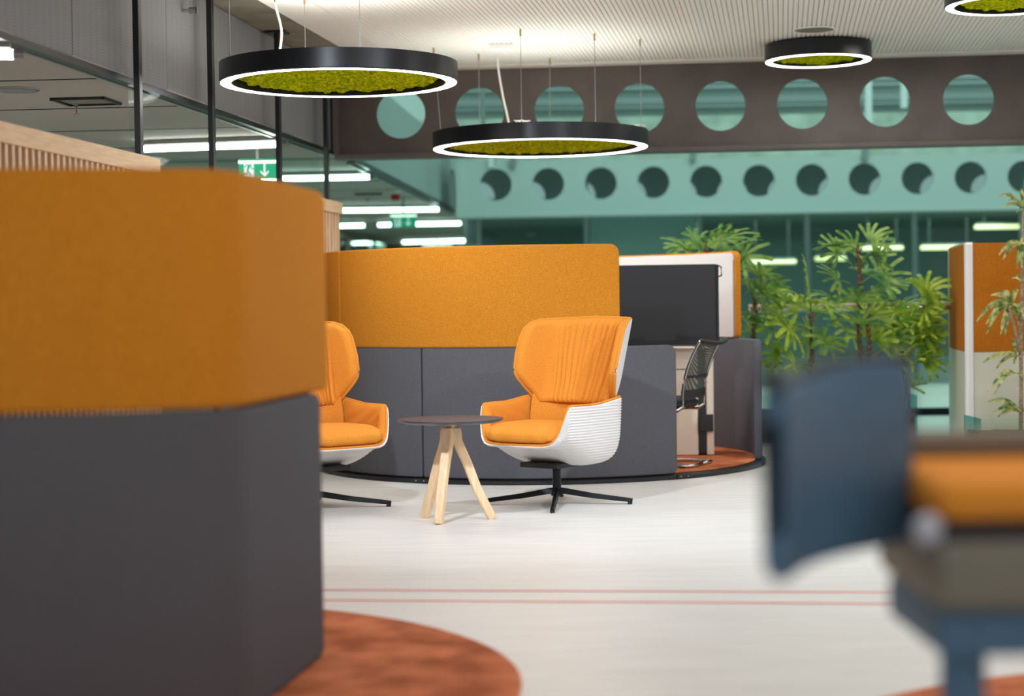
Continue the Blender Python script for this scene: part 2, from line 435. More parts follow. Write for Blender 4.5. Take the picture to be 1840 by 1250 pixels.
# slender roof posts and window drive arms seen through the round openings
for px, w, lab in ((868, 7, 'leftmost slim roof post, seen through the second round opening of the brown beam'),
                   (914, 12, 'thick pale roof post seen through the second round opening of the brown beam'),
                   (1560, 11, 'pale roof post seen at the left of the seventh round opening of the brown beam'),
                   (1624, 10, 'short pale roof post seen at the right of the seventh round beam opening')):
    p = px_point(px, 190, y=20.5); q = 2.93 if px != 1624 else 3.32
    mb = MB(); mb.box((p.x, 20.5, (q + 4.2) / 2 - .0), (w / 156, .09, 4.2 - q))
    tag(mb.build('roof_post', M['farpost'] if px != 868 else M['farbar']), lab, 'post')
for px, lab in ((882, 'small white window drive just below the second ring lamp, left of the pair'),
                (921, 'small grey window drive just below the second ring lamp, right of the pair'),
                (1245, 'grey drive unit hanging below the brown beam above the middle of the far pod'),
                (1553, 'grey drive unit hanging below the brown beam above the tall palm')):
    p = px_point(px, 283 if px < 1000 else 272, y=22.1)
    t = thing('window_drive', lab, 'window opener', (p.x, fby(p.x) - .03, 0), group=None)
    MB().box((0, 0, p.z - .02), (.07, .06, .2)).build('drive_body', M['farpost'] if px == 882 else M['farbar'], t, bevel=.006)
    mb = MB(); mb.tube([(.03, 0, p.z + .03), (.07, 0, p.z - .01), (.05, 0, p.z - .06), (.0, 0, p.z - .06)], .006, 6); mb.build('cable', M['farbar'], t, smooth=True)
# far bulkhead on the left of the atrium
mb = MB(); mb.strip_wall((-1.338, 15.29), (-.69, 24.6), HB + .03, 3.2, .06); struct(mb.build('wall_atrium_left', M['farside']))
mb = MB(); mb.strip_wall((-1.32, 15.29), (-.67, 24.6), HB - .01, HB + .035, .06); struct(mb.build('trim_10', M['black']))
mb = MB(); mb.strip_wall((-1.37, 15.29), (-.72, 24.6), HB - .03, HB - .008, .03); struct(mb.build('trim_11', M['steel']))

# far office facade
mb = MB(); mb.prism([(-.6, 24.7), (9, 24.7), (9, 24.72), (-.6, 24.72)], .3, 2.9); struct(mb.build('window_3', M['farglass'], fix=False))
mb = MB()
for px in (862, 1055, 1258, 1452, 1645, 1838):
    p = px_point(px, 540, y=24.65); mb.box((p.x, 24.66, 1.4), (.06, .08, 3.0))
mb.box((4, 24.64, .29), (9.4, .12, .06)); mb.box((4, 24.64, 2.36), (9.4, .1, .06))
struct(mb.build('trim_12', M['mullion']))
mb = MB(); mb.box((4.2, 24.7, .14), (9.6, .1, .3)); struct(mb.build('wall_far_base', M['farbeam']))
mb = MB(); mb.prism([(-.6, 24.8), (12, 24.8), (12, 33), (-.6, 33)], 2.5, 2.6); struct(mb.build('ceiling_far', M['darkwall']))
mb = MB(); mb.prism([(-.6, 24.8), (12, 24.8), (12, 33), (-.6, 33)], -.1, 0.); struct(mb.build('floor_office', M['darkwall']))
mb = MB(); mb.box((5.5, 33, 1.4), (13, .1, 3.2)); struct(mb.build('wall_far', M['darkwall']))
# blinds in the far facade
for i, (pa, pb) in enumerate(((1262, 1447), (1456, 1640))):
    a = px_point(pa, 540, y=24.9); b = px_point(pb, 540, y=24.9)
    mb = MB(); n = 46
    for k in range(n):
        z = .35 + (2.0) * k / n
        mb.box(((a.x + b.x) / 2, 24.95, z), (b.x - a.x, .03, .006))
    mb.box(((a.x + b.x) / 2, 24.95, 2.42), (b.x - a.x, .06, .16))
    tag(mb.build('window_blind', M['farbar']), ('far office window blind of fine slats, behind the palm left of the facade middle', 'far office window blind of fine slats, behind the tall palm')[i], 'blind')

a = px_point(1062, 540, y=24.9); b = px_point(1252, 540, y=24.9)
tag(MB().box(((a.x + b.x) / 2, 24.95, 1.4), (b.x - a.x, .02, 2.2)).build('roller_blind', M['farroof']), 'closed pale roller blind in the far facade above the orange pod rim', 'blind')
# left side room: back wall, glazing
mb = MB(); mb.box((-5, 35.9, 1.2), (10, .1, 2.4)); struct(mb.build('wall_back', M['concrete']))
mb = MB(); mb.box((-8.9, 19, 1.2), (.1, 33, 2.4)); struct(mb.build('wall_outer_left', M['concrete']))
mb = MB(); mb.strip_wall((-3.6, 24), (-1.75, 34.5), 0, 2.34, .03); struct(mb.build('window_4', M['farglass'], fix=False))
mb = MB(); mb.strip_wall((-3.6, 24), (-1.75, 34.5), 2.25, 2.36, .08)
for k in range(7):
    f = k / 6; mb.box((-3.6 + 1.85 * f, 24 + 10.5 * f, 1.15), (.06, .06, 2.3))
struct(mb.build('trim_13', M['concrete']))
mb = MB(); p = px_point(849, 420, y=26); mb.box((p.x, 26, 1.2), (.22, .3, 2.4)); struct(mb.build('wall_column', M['mullion']))
mb = MB(); mb.box((1.4, 17.27, .02), (5.0 + 10, .12, .10)); mb.v = [v for v in mb.v]
o = mb.build('trim_14', M['darkmetal']); o.location.x = 3.3; struct(o)

# hanging posts of the glass partition on the left
labs = ['nearest black steel post of the left glass partition, widest of the four',
        'second black steel post of the left glass partition, left edge of the largest round lamp',
        'third black steel post of the left glass partition, passing behind the largest round lamp',
        'fourth black steel post of the left glass partition, farthest and thinest, beside the brown beam']
posts = [(-1.824 + .133 * (y - 10.97), y) for y in (9.65, 10.97, 12.53, 13.94)]
for (x, y), l in zip(posts, labs):
    l = l.replace('thinest', 'thinnest')
    t = thing('steel_post', l, 'post', (x, y, 0), -.133, 'black steel posts of the left glass partition')
    MB().box((0, 0, 1.53), (.034, .05, 3.06)).build('post_bar', M['black'], t, bevel=.003)
    MB().box((0, 0, 3.055), (.15, .13, .016)).build('top_plate', M['black'], t, bevel=.003)
for i in range(3):
    (xa, ya), (xb, yb) = posts[i], posts[i + 1]
    mb = MB(); d = .03
    mb.strip_wall((xa - .05, ya + d), (xb - .05, yb - d), .02, HB - .02, .01)
    struct(mb.build('window_%d' % (5 + i), M['glass'], fix=False))

# slatted wooden walls standing on the partition line
def slat_wall(y0, y1, H, label, p=.072):
    L = y1 - y0; ang = math.atan(.1352)
    t = thing('slatted_wall', label, 'wooden screen', (bulk_x(y0) + .20, y0, 0), -ang)
    ll = L / math.cos(ang)
    mb = MB()
    n = int(ll / p)
    for k in range(n): mb.box((.0, (k + .5) * p, (H - .09) / 2), (.016, .030, H - .09))
    mb.build('slats', M['slat'], t)
    MB().box((-.024, ll / 2, (H - .09) / 2), (.03, ll, H - .09)).build('backing_board', M['slatback'], t)
    MB().box((-.012, ll / 2, H - .045), (.06, ll + .01, .09)).build('cap_rail', M['slatcap'], t, bevel=.003)
slat_wall(7.0, 9.64, 1.94, 'long slatted pale wood screen at the far left, above the near orange pod')
slat_wall(11.3, 13.93, 1.94, 'short slatted pale wood screen between the two pods, farther back', .1)

# ---------------------------------------------------------------- things on the soffits
def tube_light(pa, pb, z, label):
    A = px_point(*pa, z=z); B = px_point(*pb, z=z)
    t = thing('tube_light', label, 'light', (A.x, A.y, z), group='fluorescent tube lights')
    d = B - A
    MB().tube([(0, 0, 0), (d.x, d.y, 0)], .023, 12).build('glass_tube', M['tube'], t, smooth=True, autosmooth=50)
    MB().box((d.x / 2, d.y / 2, .045), (abs(d.x) * .96, .05, .03), math.atan2(d.y, d.x)).build('mounting_rail', M['steel'], t)
    u = d.normalized()
    for q0, q1 in ((-u * .05, u * 0), (d, d + u * .05)): MB().tube([q0, q1], .022, 10).build('end_cap', M['steel'], t, smooth=True, autosmooth=50)
tube_light((-160, 97), (24, 98), 2.31, 'tube light at the left edge of the picture, nearest one on the left soffit')
tube_light((252, 268), (505, 259), 2.31, 'tube light right above the green exit sign, second nearest on the left soffit')
tube_light((470, 322), (664, 318), 2.31, 'tube light right below the near green exit sign')
tube_light((560, 379), (788, 376), 2.31, 'tube light right of the short slatted screen, above the small exit sign')
tube_light((600, 406), (655, 405), 2.31, 'short piece of tube light beside the slatted screen, left of the small exit sign')
tube_light((680, 404), (828, 401), 2.31, 'tube light directly behind the small far exit sign')
tube_light((634, 437), (704, 435), 2.31, 'farthest left tube light, just above the far pod rim beside the slatted screen')
tube_light((724, 435), (846, 432), 2.31, 'farthest tube light just above the orange rim of the far pod')
def far_tube(x0, x1, py, label, y=29.5):
    A = px_point(x0, py, y=y); B = px_point(x1, py, y=y)
    t = thing('tube_light', label, 'light', (A.x, y, A.z), group='tube lights in the far office')
    L = B.x - A.x
    MB().tube([(0, 0, 0), (L, 0, 0)], .035, 10).build('glass_tube', M['fartube'], t, smooth=True, autosmooth=50)
    MB().box((L / 2, 0, .05), (L * .96, .06, .03)).build('mounting_rail', M['steel'], t)
    for k in (.15, .85): MB().tube([(L * k, 0, .06), (L * k, 0, 2.505 - A.z)], .006, 6).build('hanger', M['steel'], t)
far_tube(1752, 1860, 408, 'tube light in the far office above the orange and white partition')
far_tube(1548, 1622, 446, 'tube light in the far office right of the tall palm top')
far_tube(1655, 1752, 445, 'tube light in the far office just left of the orange partition top')
far_tube(1345, 1430, 471, 'tube light in the far office right of the pod screen corner')
far_tube(1465, 1520, 465, 'short dim tube light in the far office behind the palm leaves', 31)
far_tube(1205, 1250, 403, 'small tube light in the far office above the palm crown behind the pod', 31)

# air vent frame, speaker, sprinklers, detector
def soffit_pt(px, py, z=HB): return px_point(px, py, z=z)
p = soffit_pt(155, 180)
t = thing('ceiling_spotlight_frame', 'black square recessed frame in the left soffit', 'light', (p.x, p.y, HB), -.1)
mb = MB(); s = .155; w = .018
for sx, sy, dx, dy in ((0, -s, 2 * s, w), (0, s, 2 * s, w), (-s, 0, w, 2 * s), (s, 0, w, 2 * s)): mb.box((sx, sy, -.008), (dx + w, dy + w * .0, .016) if dx > dy else (dx, dy + w, .016))
mb.build('frame', M['black'], t); MB().box((0, 0, -.003), (2 * s, 2 * s, .004)).build('cover', M['concrete'], t)
p = soffit_pt(30, 160)
t = thing('ceiling_speaker', 'round flush speaker in the left soffit at the picture edge', 'speaker', (p.x, p.y, HB))
MB().lathe([(0, -.004), (.10, -.004), (.112, -.012), (.118, 0)], n=40).build('grille', M['mesh'], t, smooth=True, autosmooth=40)
MB().lathe([(.118, 0), (.122, -.008), (.128, -.006), (.13, 0)], n=40).build('rim', M['steel'], t, smooth=True, autosmooth=40)
def sprinkler(px, py, label, z=HB, sc=1.0):
    p = soffit_pt(px, py, z)
    t = thing('sprinkler', label, 'sprinkler', (p.x, p.y, z))
    MB().lathe([(0, 0), (.02 * sc, 0), (.022 * sc, -.006 * sc), (.008 * sc, -.012 * sc), (.008 * sc, -.03 * sc), (0, -.03 * sc)], n=16).build('socket', M['steel'], t, smooth=True, autosmooth=40)
    MB().lathe([(0, -.03 * sc), (.003 * sc, -.032 * sc), (.003 * sc, -.052 * sc), (0, -.054 * sc)], n=10).build('bulb', M['redplastic'], t, smooth=True)
    MB().lathe([(0, -.056 * sc), (.017 * sc, -.056 * sc), (.017 * sc, -.059 * sc), (0, -.059 * sc)], n=16).build('deflector', M['steel'], t)
sprinkler(137, 186, 'sprinkler head below the square frame in the left soffit', sc=1.1)
sprinkler(360, 252, 'sprinkler head hanging in front of the long tube light', sc=1.1)
sprinkler(545, 316, 'tiny sprinkler head above the tube light behind the posts')
sprinkler(660, 356, 'tiny sprinkler head on the far soffit left of the red detector')
sprinkler(770, 410, 'tiny far sprinkler head right of the small exit sign')
p = soffit_pt(711, 358, z=2.28)
t = thing('alarm_beacon', 'small red and white alarm beacon on the far left soffit', 'alarm', (p.x, p.y, 2.375))
MB().lathe([(0, -.045), (.035, -.045), (.05, -.03), (.055, 0), (0, 0)], n=20).build('base', M['white'], t, smooth=True, autosmooth=40)
MB().lathe([(0, -.11), (.04, -.105), (.052, -.07), (.05, -.045), (0, -.045)], n=20).build('red_cap', M['redplastic'], t, smooth=True, autosmooth=40)
p = soffit_pt(662, 347)
tag(MB().box((p.x, p.y, HB - .01), (.3, .1, .02)).build('air_vent', M['blackmat'], bevel=.003), 'dark slot air vent in the far left soffit beside the atrium', 'vent')
# side wall sprinkler on bulkhead
bx = px_point(362, 19, y=10.75)
t = thing('side_sprinkler', 'chrome side sprinkler poking out of the grey mesh bulkhead, top left', 'sprinkler', (bulk_x(10.75), 10.75, bx.z))
mb = MB(); mb.tube([(0, 0, 0), (.045, -.01, 0)], .011, 10); mb.build('pipe', M['chrome'], t, smooth=True, autosmooth=50)
mb = MB(); mb.tube([(.045, -.01, 0), (.09, -.02, 0)], .02, 8); mb.build('head', M['steel'], t, smooth=True, autosmooth=50)
MB().box((.095, -.02, 0), (.006, .05, .05)).build('deflector', M['steel'], t)

# exit signs ------------------------------------------------------
def exit_sign(pxl, pxr, pyt, pyb, y, label, drop=True):
    a = px_point(pxl, pyt, y=y); b = px_point(pxr, pyb, y=y)
    w = b.x - a.x; h = a.z - b.z; cx = (a.x + b.x) / 2; cz = (a.z + b.z) / 2
    t = thing('exit_sign', label, 'exit sign', (cx, y, cz))
    MB().box((0, 0, 0), (w, .012, h)).build('panel', M['signgreen'], t, bevel=.002)
    MB().box((0, .004, h * .355), (w * 1.02, .03, h * .16)).build('lamp_bar', M['signlamp'], t, bevel=.004)
    MB().box((0, 0, h * .46), (w * .96, .04, h * .1)).build('housing', M['signgreen'], t, bevel=.003)
    MB().box((0, 0, h / 2 + (HB - cz - h / 2) / 2), (.02, .02, HB - cz - h / 2)).build('hanger', M['steel'], t)
    fy = -.0075
    def flat(mb, pts, yy=fy, th=.0015):
        pts = [(px_ * w, pz_ * h) for px_, pz_ in pts]
        n = len(pts)
        mb.add([(x, yy - th, z) for x, z in pts] + [(x, yy, z) for x, z in pts],
               [tuple(range(n)), tuple(range(n, 2 * n))[::-1]] + [(i, (i + 1) % n, n + (i + 1) % n, n + i) for i in range(n)])
    mb = MB()   # arrow
    flat(mb, [(.162, .28), (.212, .28), (.212, -.23), (.295, -.07), (.295, -.17), (.187, -.42), (.075, -.17), (.075, -.07), (.162, -.23)])
    mb.build('arrow', M['signwhite'], t)
    mb = MB(); flat(mb, [(-.36, -.45), (-.10, -.45), (-.10, .28), (-.36, .28)]); mb.build('doorway', M['signwhite'], t)
    mb = MB(); yy = fy - .0022
    def limb(p, q, k=.016):
        p = Vector(p); q = Vector(q); d = (q - p); pp = Vector((p[0] * w, p[1] * h)); qq = Vector((q[0] * w, q[1] * h)); dd = (qq - pp).normalized(); nn = Vector((-dd.y, dd.x)) * k * w
        c = [pp - nn, qq - nn, qq + nn, pp + nn]
        mb.add([(v.x, yy, v.y) for v in c] + [(v.x, yy + .001, v.y) for v in c], [(0, 1, 2, 3), (7, 6, 5, 4), (0, 1, 5, 4), (1, 2, 6, 5), (2, 3, 7, 6), (3, 0, 4, 7)])
    limb((-.22, .20), (-.27, -.08), .030)      # torso
    limb((-.22, .21), (-.30, .20)); limb((-.30, .21), (-.34, .06))   # rear arm
    limb((-.20, .18), (-.15, .0)); limb((-.15, .0), (-.10, .0))      # front arm
    limb((-.26, -.08), (-.18, -.36)); limb((-.27, -.08), (-.28, -.28)); limb((-.28, -.26), (-.38, -.28))
    hp = [(-.178 + .026 * math.cos(a), (.24 + .055 * math.sin(a))) for a in [2 * PI * k / 12 for k in range(12)]]
    flat(mb, hp, yy + .001, .001)
    mb.build('running_figure', M['signgreen'], t)
exit_sign(429, 497, 286, 321, 13.6, 'green exit sign with running figure and down arrow, the near larger one behind the posts')
exit_sign(702, 748, 384, 408, 20.5, 'small far green exit sign with running figure and down arrow, right of the slatted screen')
exit_sign(760, 812, 437, 460, 30.5, 'farthest green exit sign, only its top peeks over the far pod rim, right one')
exit_sign(662, 692, 439, 455, 34.0, 'farthest green exit sign, only its top peeks over the far pod rim, left one')

# ================================================================== RING LAMPS
def moss_mesh(R, seed, n=150):
    mb = MB()
    def f(u, v):
        a = 2 * PI * u; r = R * (v ** .8)
        x, y = r * math.cos(a), r * math.sin(a)
        p = Vector((x * 16, y * 16, seed)); q = Vector((x * 55, y * 55, seed + 3))
        hgt = .026 * (noise.noise(p) + .5) + .013 * abs(noise.noise(q)) + .010 * noise.noise(Vector((x * 130, y * 130, seed)))
        edge = min(1, (1 - v) * 12)
        rim = 1 - .03 * (noise.noise(Vector((math.cos(a) * 9, math.sin(a) * 9, seed))) + .5) * (v > .9)
        return (x * rim, y * rim, -.004 - edge * (hgt + .008) * .85)
    mb.grid(f, n * 2, n // 2 * 1, True)
    return mb
def ring_lamp(px, py, y, D, label, hgt=.115, wires=(), seed=1, lightw=.07, power=20, canopy=None, cable=None, flush=False, wire_ball=()):
    c = px_point(px, py, y=y); R = D / 2
    t = thing('ring_lamp', label, 'lamp', (c.x, c.y, c.z), group='round ring lamps with moss')
    MB().lathe([(R - .006, .0), (R, .006), (R, hgt), (R - .012, hgt), (R - .012, .02), (R - lightw, .02), (R - lightw, hgt - .02), (R - lightw - .008, hgt - .02), (R - lightw - .008, 0), (R - lightw, 0), (R - lightw, .01), (R - .006, .01)], n=128, closed=True).build('housing', M['ringbody'], t, smooth=True, autosmooth=35)
    MB().lathe([(R - lightw + .001, .009), (R - lightw + .001, -.002), (R - .007, -.002), (R - .007, .009)], n=128).build('light_ring', M['glow'], t, smooth=True, autosmooth=35)
    MB().lathe([(0, .050), (R - lightw - .009, .050), (R - lightw - .009, .058), (0, .058)], n=96).build('tray', M['mossback'], t)
    m = moss_mesh(R - lightw - .014, seed, 150 if D > 1 else 90); o = m.build('moss', M['moss'], t, smooth=True, fix=False); o.location = (0, 0, .047)
    hz = HC - c.z
    for k, (wx, wy) in enumerate(wires):
        top = px_point(wx, wy, z=HC) - c; top.z = hz
        d = Vector((top.x, top.y)); k_ = min(1, (R - .02) / max(d.length, .01)); bot = Vector((top.x * k_, top.y * k_, hgt))
        w = MB().tube([bot, top], .0022, 6).build('suspension_wire', M['steel'], t)
        MB().tube([top - Vector((0, 0, .05)), top], .007, 8).build('ceiling_fitting', M['brass'], w)
        MB().tube([bot, bot + Vector((0, 0, .03))], .005, 8).build('clip', M['steel'], w)
    if cable:
        pts = [px_point(cx_, cy_, y=yy) - c for cx_, cy_, yy in cable]
        # smooth the run
        sm = []
        for i in range(len(pts) - 1):
            p0 = pts[max(i - 1, 0)]; p1 = pts[i]; p2 = pts[i + 1]; p3 = pts[min(i + 2, len(pts) - 1)]
            for s in range(6):
                u = s / 6; sm.append(.5 * ((2 * p1) + (p2 - p0) * u + (2 * p0 - 5 * p1 + 4 * p2 - p3) * u * u + (3 * p1 - p0 - 3 * p2 + p3) * u ** 3))
        sm.append(pts[-1])
        MB().tube(sm, .008, 8).build('power_cable', M['whitecable'], t, smooth=True)
    if canopy:
        p = px_point(canopy[0], canopy[1], z=HC - .02) - c
        MB().box((p.x, p.y, hz - .02), (.17, .07, .04)).build('ceiling_box', M['white'], t, bevel=.006)
    for bx_, by_ in wire_ball:
        p = px_point(bx_, by_, y=y - R * .55 if bx_ < 1000 else y) - c; mb = MB(); rr = random.Random(bx_)
        pts = [Vector((p.x + .06 * math.cos(a * 2.3) * rr.uniform(.5, 1), .03 * math.sin(a * 3.1), hgt + .025 + .022 * math.sin(a * 1.9))) for a in [k * .5 for k in range(26)]]
        for q in pts: q.y += p.y
        mb.tube(pts, .003, 5); mb.build('coiled_wire', M['whitecable'], t, smooth=True)
    lp = bpy.data.lights.new('ring_glow', 'AREA'); lp.shape = 'DISK'; lp.size = D * .95; lp.energy = power * .55; lp.color = (1, .97, .94)
    lo = bpy.data.objects.new('ring_glow', lp); COL.objects.link(lo); lo.location = (c.x, c.y, c.z - .03)
    if not flush:
        lp = bpy.data.lights.new('ring_uplight', 'AREA'); lp.shape = 'DISK'; lp.size = D * .9; lp.energy = power * (.22 if px > 900 else .5); lp.color = (1, .96, .86)
        lo = bpy.data.objects.new('ring_uplight', lp); COL.objects.link(lo); lo.location = (c.x, c.y, c.z + hgt + .02); lo.rotation_euler = (PI, 0, 0)
    return t
ring_lamp(609.5, 150, 10.6, 1.408, 'largest round black ring lamp with green moss centre, upper left', wires=((547, -8), (645, -25), (411, -40)), seed=1.3, power=26,
          cable=((490, -40, 10.7), (494, 5, 10.7), (503, 40, 10.65), (506, 62, 10.6), (502, 98, 10.5)))
ring_lamp(971, 266.5, 12.96, 1.563, 'second round black ring lamp with moss, hanging lower right over the far pod', wires=((779, 86), (860, 97), (935, 52), (988, 104), (1068, 60), (1150, 70)), seed=5.1, power=56,
          canopy=(902, 84), cable=((894, 90, 13.6), (895, 120, 13.5), (903, 170, 13.2), (911, 205, 13.0), (916, 231, 12.7)), wire_ball=((938, 226), (1152, 234)))
ring_lamp(1470, 109.5, 13.25, .785, 'small round ring lamp with moss mounted under the ceiling by the brown beam', hgt=.115, seed=9.2, lightw=.055, power=7, flush=True)
ring_lamp(1817, 9.5, 10.8, .785, 'small round ring lamp with moss cut by the top right corner of the picture', hgt=.115, seed=12.2, lightw=.055, power=7, flush=True)
p = px_point(1463, 53, z=HC)
t = thing('ceiling_speaker', 'flat dark round speaker in the white ribbed ceiling above the small ring lamp', 'speaker', (p.x, p.y, HC))
MB().lathe([(0, -.004), (.135, -.004), (.14, .0)], n=40).build('grille', M['taupe'], t)
MB().lathe([(.135, -.001), (.14, -.007), (.148, -.005), (.15, 0)], n=40).build('rim', M['ceil'], t, smooth=True, autosmooth=40)

# ================================================================== PODS
def panel(path, z0, z1, t, corners=(0, 0, 0, 0), edge=.012, segs=4):
    """upholstered panel along a plan path [(x,y)], corners: radius at (start-bottom, start-top, end-bottom, end-top)"""
    P = [Vector((a[0], a[1])) for a in path]
    # resample so both ends are dense
    L = [0]
    for a, b in zip(P[:-1], P[1:]): L.append(L[-1] + (b - a).length)
    tot = L[-1]
    def at(s):
        s = max(0, min(tot, s))
        for i in range(len(P) - 1):
            if s <= L[i + 1] + 1e-9:
                k = (s - L[i]) / (L[i + 1] - L[i]); p = P[i].lerp(P[i + 1], k); break
        e = .01
        return p
    def tan(s):
        a, b = at(s - .02), at(s + .02); return (b - a).normalized()
    rm = max(max(corners), .02)
    ss = [rm * (1 - math.cos(PI / 2 * k / 8)) for k in range(8)]
    n = max(4, int((tot - 2 * rm) / .06))
    ss += [rm + (tot - 2 * rm) * k / n for k in range(n + 1)]
    ss += [tot - s for s in ss[:8][::-1]]
    rings = []
    for s in ss:
        def sh(r, d):
            if r <= 0: r = .012
            return r - math.sqrt(max(0, r * r - (r - d) ** 2)) if d < r else 0
        d0, d1 = s, tot - s
        zb = z0 + sh(corners[0], d0) + sh(corners[2], d1)
        zt = z1 - sh(corners[1], d0) - sh(corners[3], d1)
        ed = min(d0, d1)
        th = t / 2 - (edge - math.sqrt(max(0, edge ** 2 - (edge - ed) ** 2)) if ed < edge else 0)
        p = at(s); T = tan(s); N = Vector((T.y, -T.x))
        ring = []
        e = edge
        for sx, sz in ((1, -1), (1, 1), (-1, 1), (-1, -1)):
            for k in range(segs + 1):
                f = k / segs * PI / 2
                if (sx, sz) in ((1, 1), (-1, -1)): cu, cv = math.cos(f), math.sin(f)
                else: cu, cv = math.sin(f), math.cos(f)
                u = sx * (th - e + e * cu); w_ = (zt - e + e * cv) if sz > 0 else (zb + e - e * cv)
                ring.append((p.x + N.x * u, p.y + N.y * u, w_))
        rings.append(ring)
    m = len(rings[0]); vs = [v for r in rings for v in r]; fs = []
    for i in range(len(rings) - 1):
        for j in range(m): fs.append((i * m + j, i * m + (j + 1) % m, (i + 1) * m + (j + 1) % m, (i + 1) * m + j))
    fs += [tuple(range(m))[::-1], tuple(range((len(rings) - 1) * m, len(rings) * m))]
    mb = MB(); mb.add(vs, fs); return mb
def arc(c, R, a0, a1, n=40):
    return [(c[0] + R * math.cos(math.radians(a0 + (a1 - a0) * k / n)), c[1] + R * math.sin(math.radians(a0 + (a1 - a0) * k / n))) for k in range(n + 1)]

HP0, HP1, HP2 = .035, .858, 1.5
PC = (0.2, 12.66)
pod = thing('round_pod', 'round office pod with orange upper and grey lower fabric walls behind the armchairs', 'office pod', (PC[0], PC[1], 0))
MB().lathe([(0, 0), (1.575, 0), (1.585, .006), (1.585, .024), (1.575, .03), (0, .03)], n=160).build('base_plate', M['black'], pod, smooth=True, autosmooth=40)
MB().lathe([(0, .03), (1.515, .03), (1.52, .036), (1.51, .040), (0, .040)], n=120).build('carpet', M['carpet'], pod)
RW = 1.535
for a0, a1, cs in ((-57, -119.85, (0, .05, 0, 0)), (-120.15, -183, (0,) * 4), (-183.3, -246, (0,) * 4), (-246.3, -309, (0,) * 4), (-309.3, -374, (0, 0, 0, .06))):
    cs = (.04, .06, 0, 0) if a0 == -57 else ((0, 0, .02, .06) if a1 == -374 else cs)
    panel(arc((0, 0), RW, a0, a1), HP0, HP1, .05, cs).build('lower_panel', M['grey_wool'], pod, smooth=True, autosmooth=50)
for a0, a1 in ((-72, -149), (-149.2, -225), (-225.2, -285), (-285.2, -343)):
    cs = (.02, .06, 0, 0) if a0 == -72 else ((0, 0, .03, .06) if a1 == -343 else (0,) * 4)
    o = panel(arc((0, 0), RW + .002, a0, a1), HP1 + .003, HP2, .052, cs).build('upper_panel', M['orange'], pod, smooth=True, autosmooth=50)
    a1i = a1 if a1 != -343 else a1 + .4
    a0i = a0 if a0 != -72 else a0 - .4
    panel(arc((0, 0), RW - .030, a0i, a1i), HP1 + .006, HP2 - .012, .014, tuple(c * .9 for c in cs), edge=.005).build('inner_lining', M['liner'], o, smooth=True, autosmooth=50)
for a in (-120, -56, -240, -16):
    r = 1.586; x, y = r * math.cos(math.radians(a)), r * math.sin(math.radians(a))
    mb = MB(); mb.box((x, y, .018), (.11, .012, .026), math.radians(a + 90)); j = mb.build('connector', M['blackmat'], pod, bevel=.002)
    mb = MB()
    for s in (-.03, .03):
        ux, uy = -math.sin(math.radians(a)), math.cos(math.radians(a))
        mb.sphere((x * 1.004 + ux * s, y * 1.004 + uy * s, .018), .006, 8)
    mb.build('screw', M['steel'], j)

# media cabinet, screen, chair inside the pod
cab = thing('media_cabinet', 'cream cabinet with a dark cable channel standing under the screen', 'cabinet', (0, 12.62, .041))
def rbox(x0, x1, y0, y1, z0, z1): return MB().box(((x0 + x1) / 2, (y0 + y1) / 2, (z0 + z1) / 2), (x1 - x0, y1 - y0, z1 - z0))
rbox(.50, 1.315, 0, .30, 0.0, .765).build('body', M['cream'], cab, bevel=.008)
rbox(.52, 1.312, -.006, 0.0, .61, .614).build('upper_seam', M['blackmat'], cab)
rbox(1.317, 1.372, .02, .29, .01, .755).build('cable_channel', M['black'], cab)
rbox(1.374, 1.428, -.002, .30, 0.0, .765).build('side_panel', M['cream'], cab, bevel=.012)
rbox(1.32, 1.418, -.03, -.004, .17, .29).build('cable_box', M['bezel'], cab, bevel=.003)
tv = thing('wall_screen', 'large black flat screen inside the round pod', 'screen', (0, 12.48, 0))
a = px_point(1290, 474, y=12.48); b = px_point(1290, 619, y=12.48)
zx1 = a.x; zt_ = a.z; zb_ = b.z; zw = 1.05
rbox(zx1 - zw, zx1 - .012, 0.0, .035, zb_, zt_).build('screen_body', M['bezel'], tv, bevel=.006)
rbox(zx1 - zw + .012, zx1 - .03, -.003, .0, zb_ + .03, zt_ - .014).build('display', M['screen'], tv)
rbox(zx1 - .012, zx1 + .004, .0, .06, zb_ + .0, zt_ - .004).build('side_frame', M['blackmat'], tv, bevel=.003)
rbox(.85, .95, .035, .30, .808, 1.2).build('stand_column', M['blackmat'], tv, bevel=.004)
mb = MB(); mb.tube([(zx1 + .004, .05, zt_ - .01), (zx1 + .028, .05, zt_ - .02), (zx1 + .03, .05, zt_ - .08), (zx1 + .004, .05, zt_ - .09)], .006, 8); mb.build('side_handle', M['black'], tv, smooth=True)

def mesh_mat():
    m, nt, b = new_mat('chair_mesh_weave'); b.inputs['Base Color'].default_value = lin((70, 72, 66)); b.inputs['Roughness'].default_value = .8
    v = mapped(nt, (1, 1, 1)); w = nt.nodes.new('ShaderNodeTexVoronoi'); w.inputs['Scale'].default_value = 120; w.inputs['Randomness'].default_value = 0
    nt.links.new(v, w.inputs['Vector'])
    r = nt.nodes.new('ShaderNodeValToRGB'); r.color_ramp.elements[0].position = .3; r.color_ramp.elements[1].position = .4
    r.color_ramp.elements[0].color = (.35, .35, .35, 1); r.color_ramp.elements[1].color = (1, 1, 1, 1)
    nt.links.new(w.outputs['Distance'], r.inputs['Fac']); nt.links.new(r.outputs['Color'], b.inputs['Alpha']); return m
M['mesh_back'] = mesh_mat()
tc = thing('office_chair', 'black mesh office chair with chrome cantilever frame inside the pod', 'chair', (1.02, 11.93, .041), math.radians(-115))
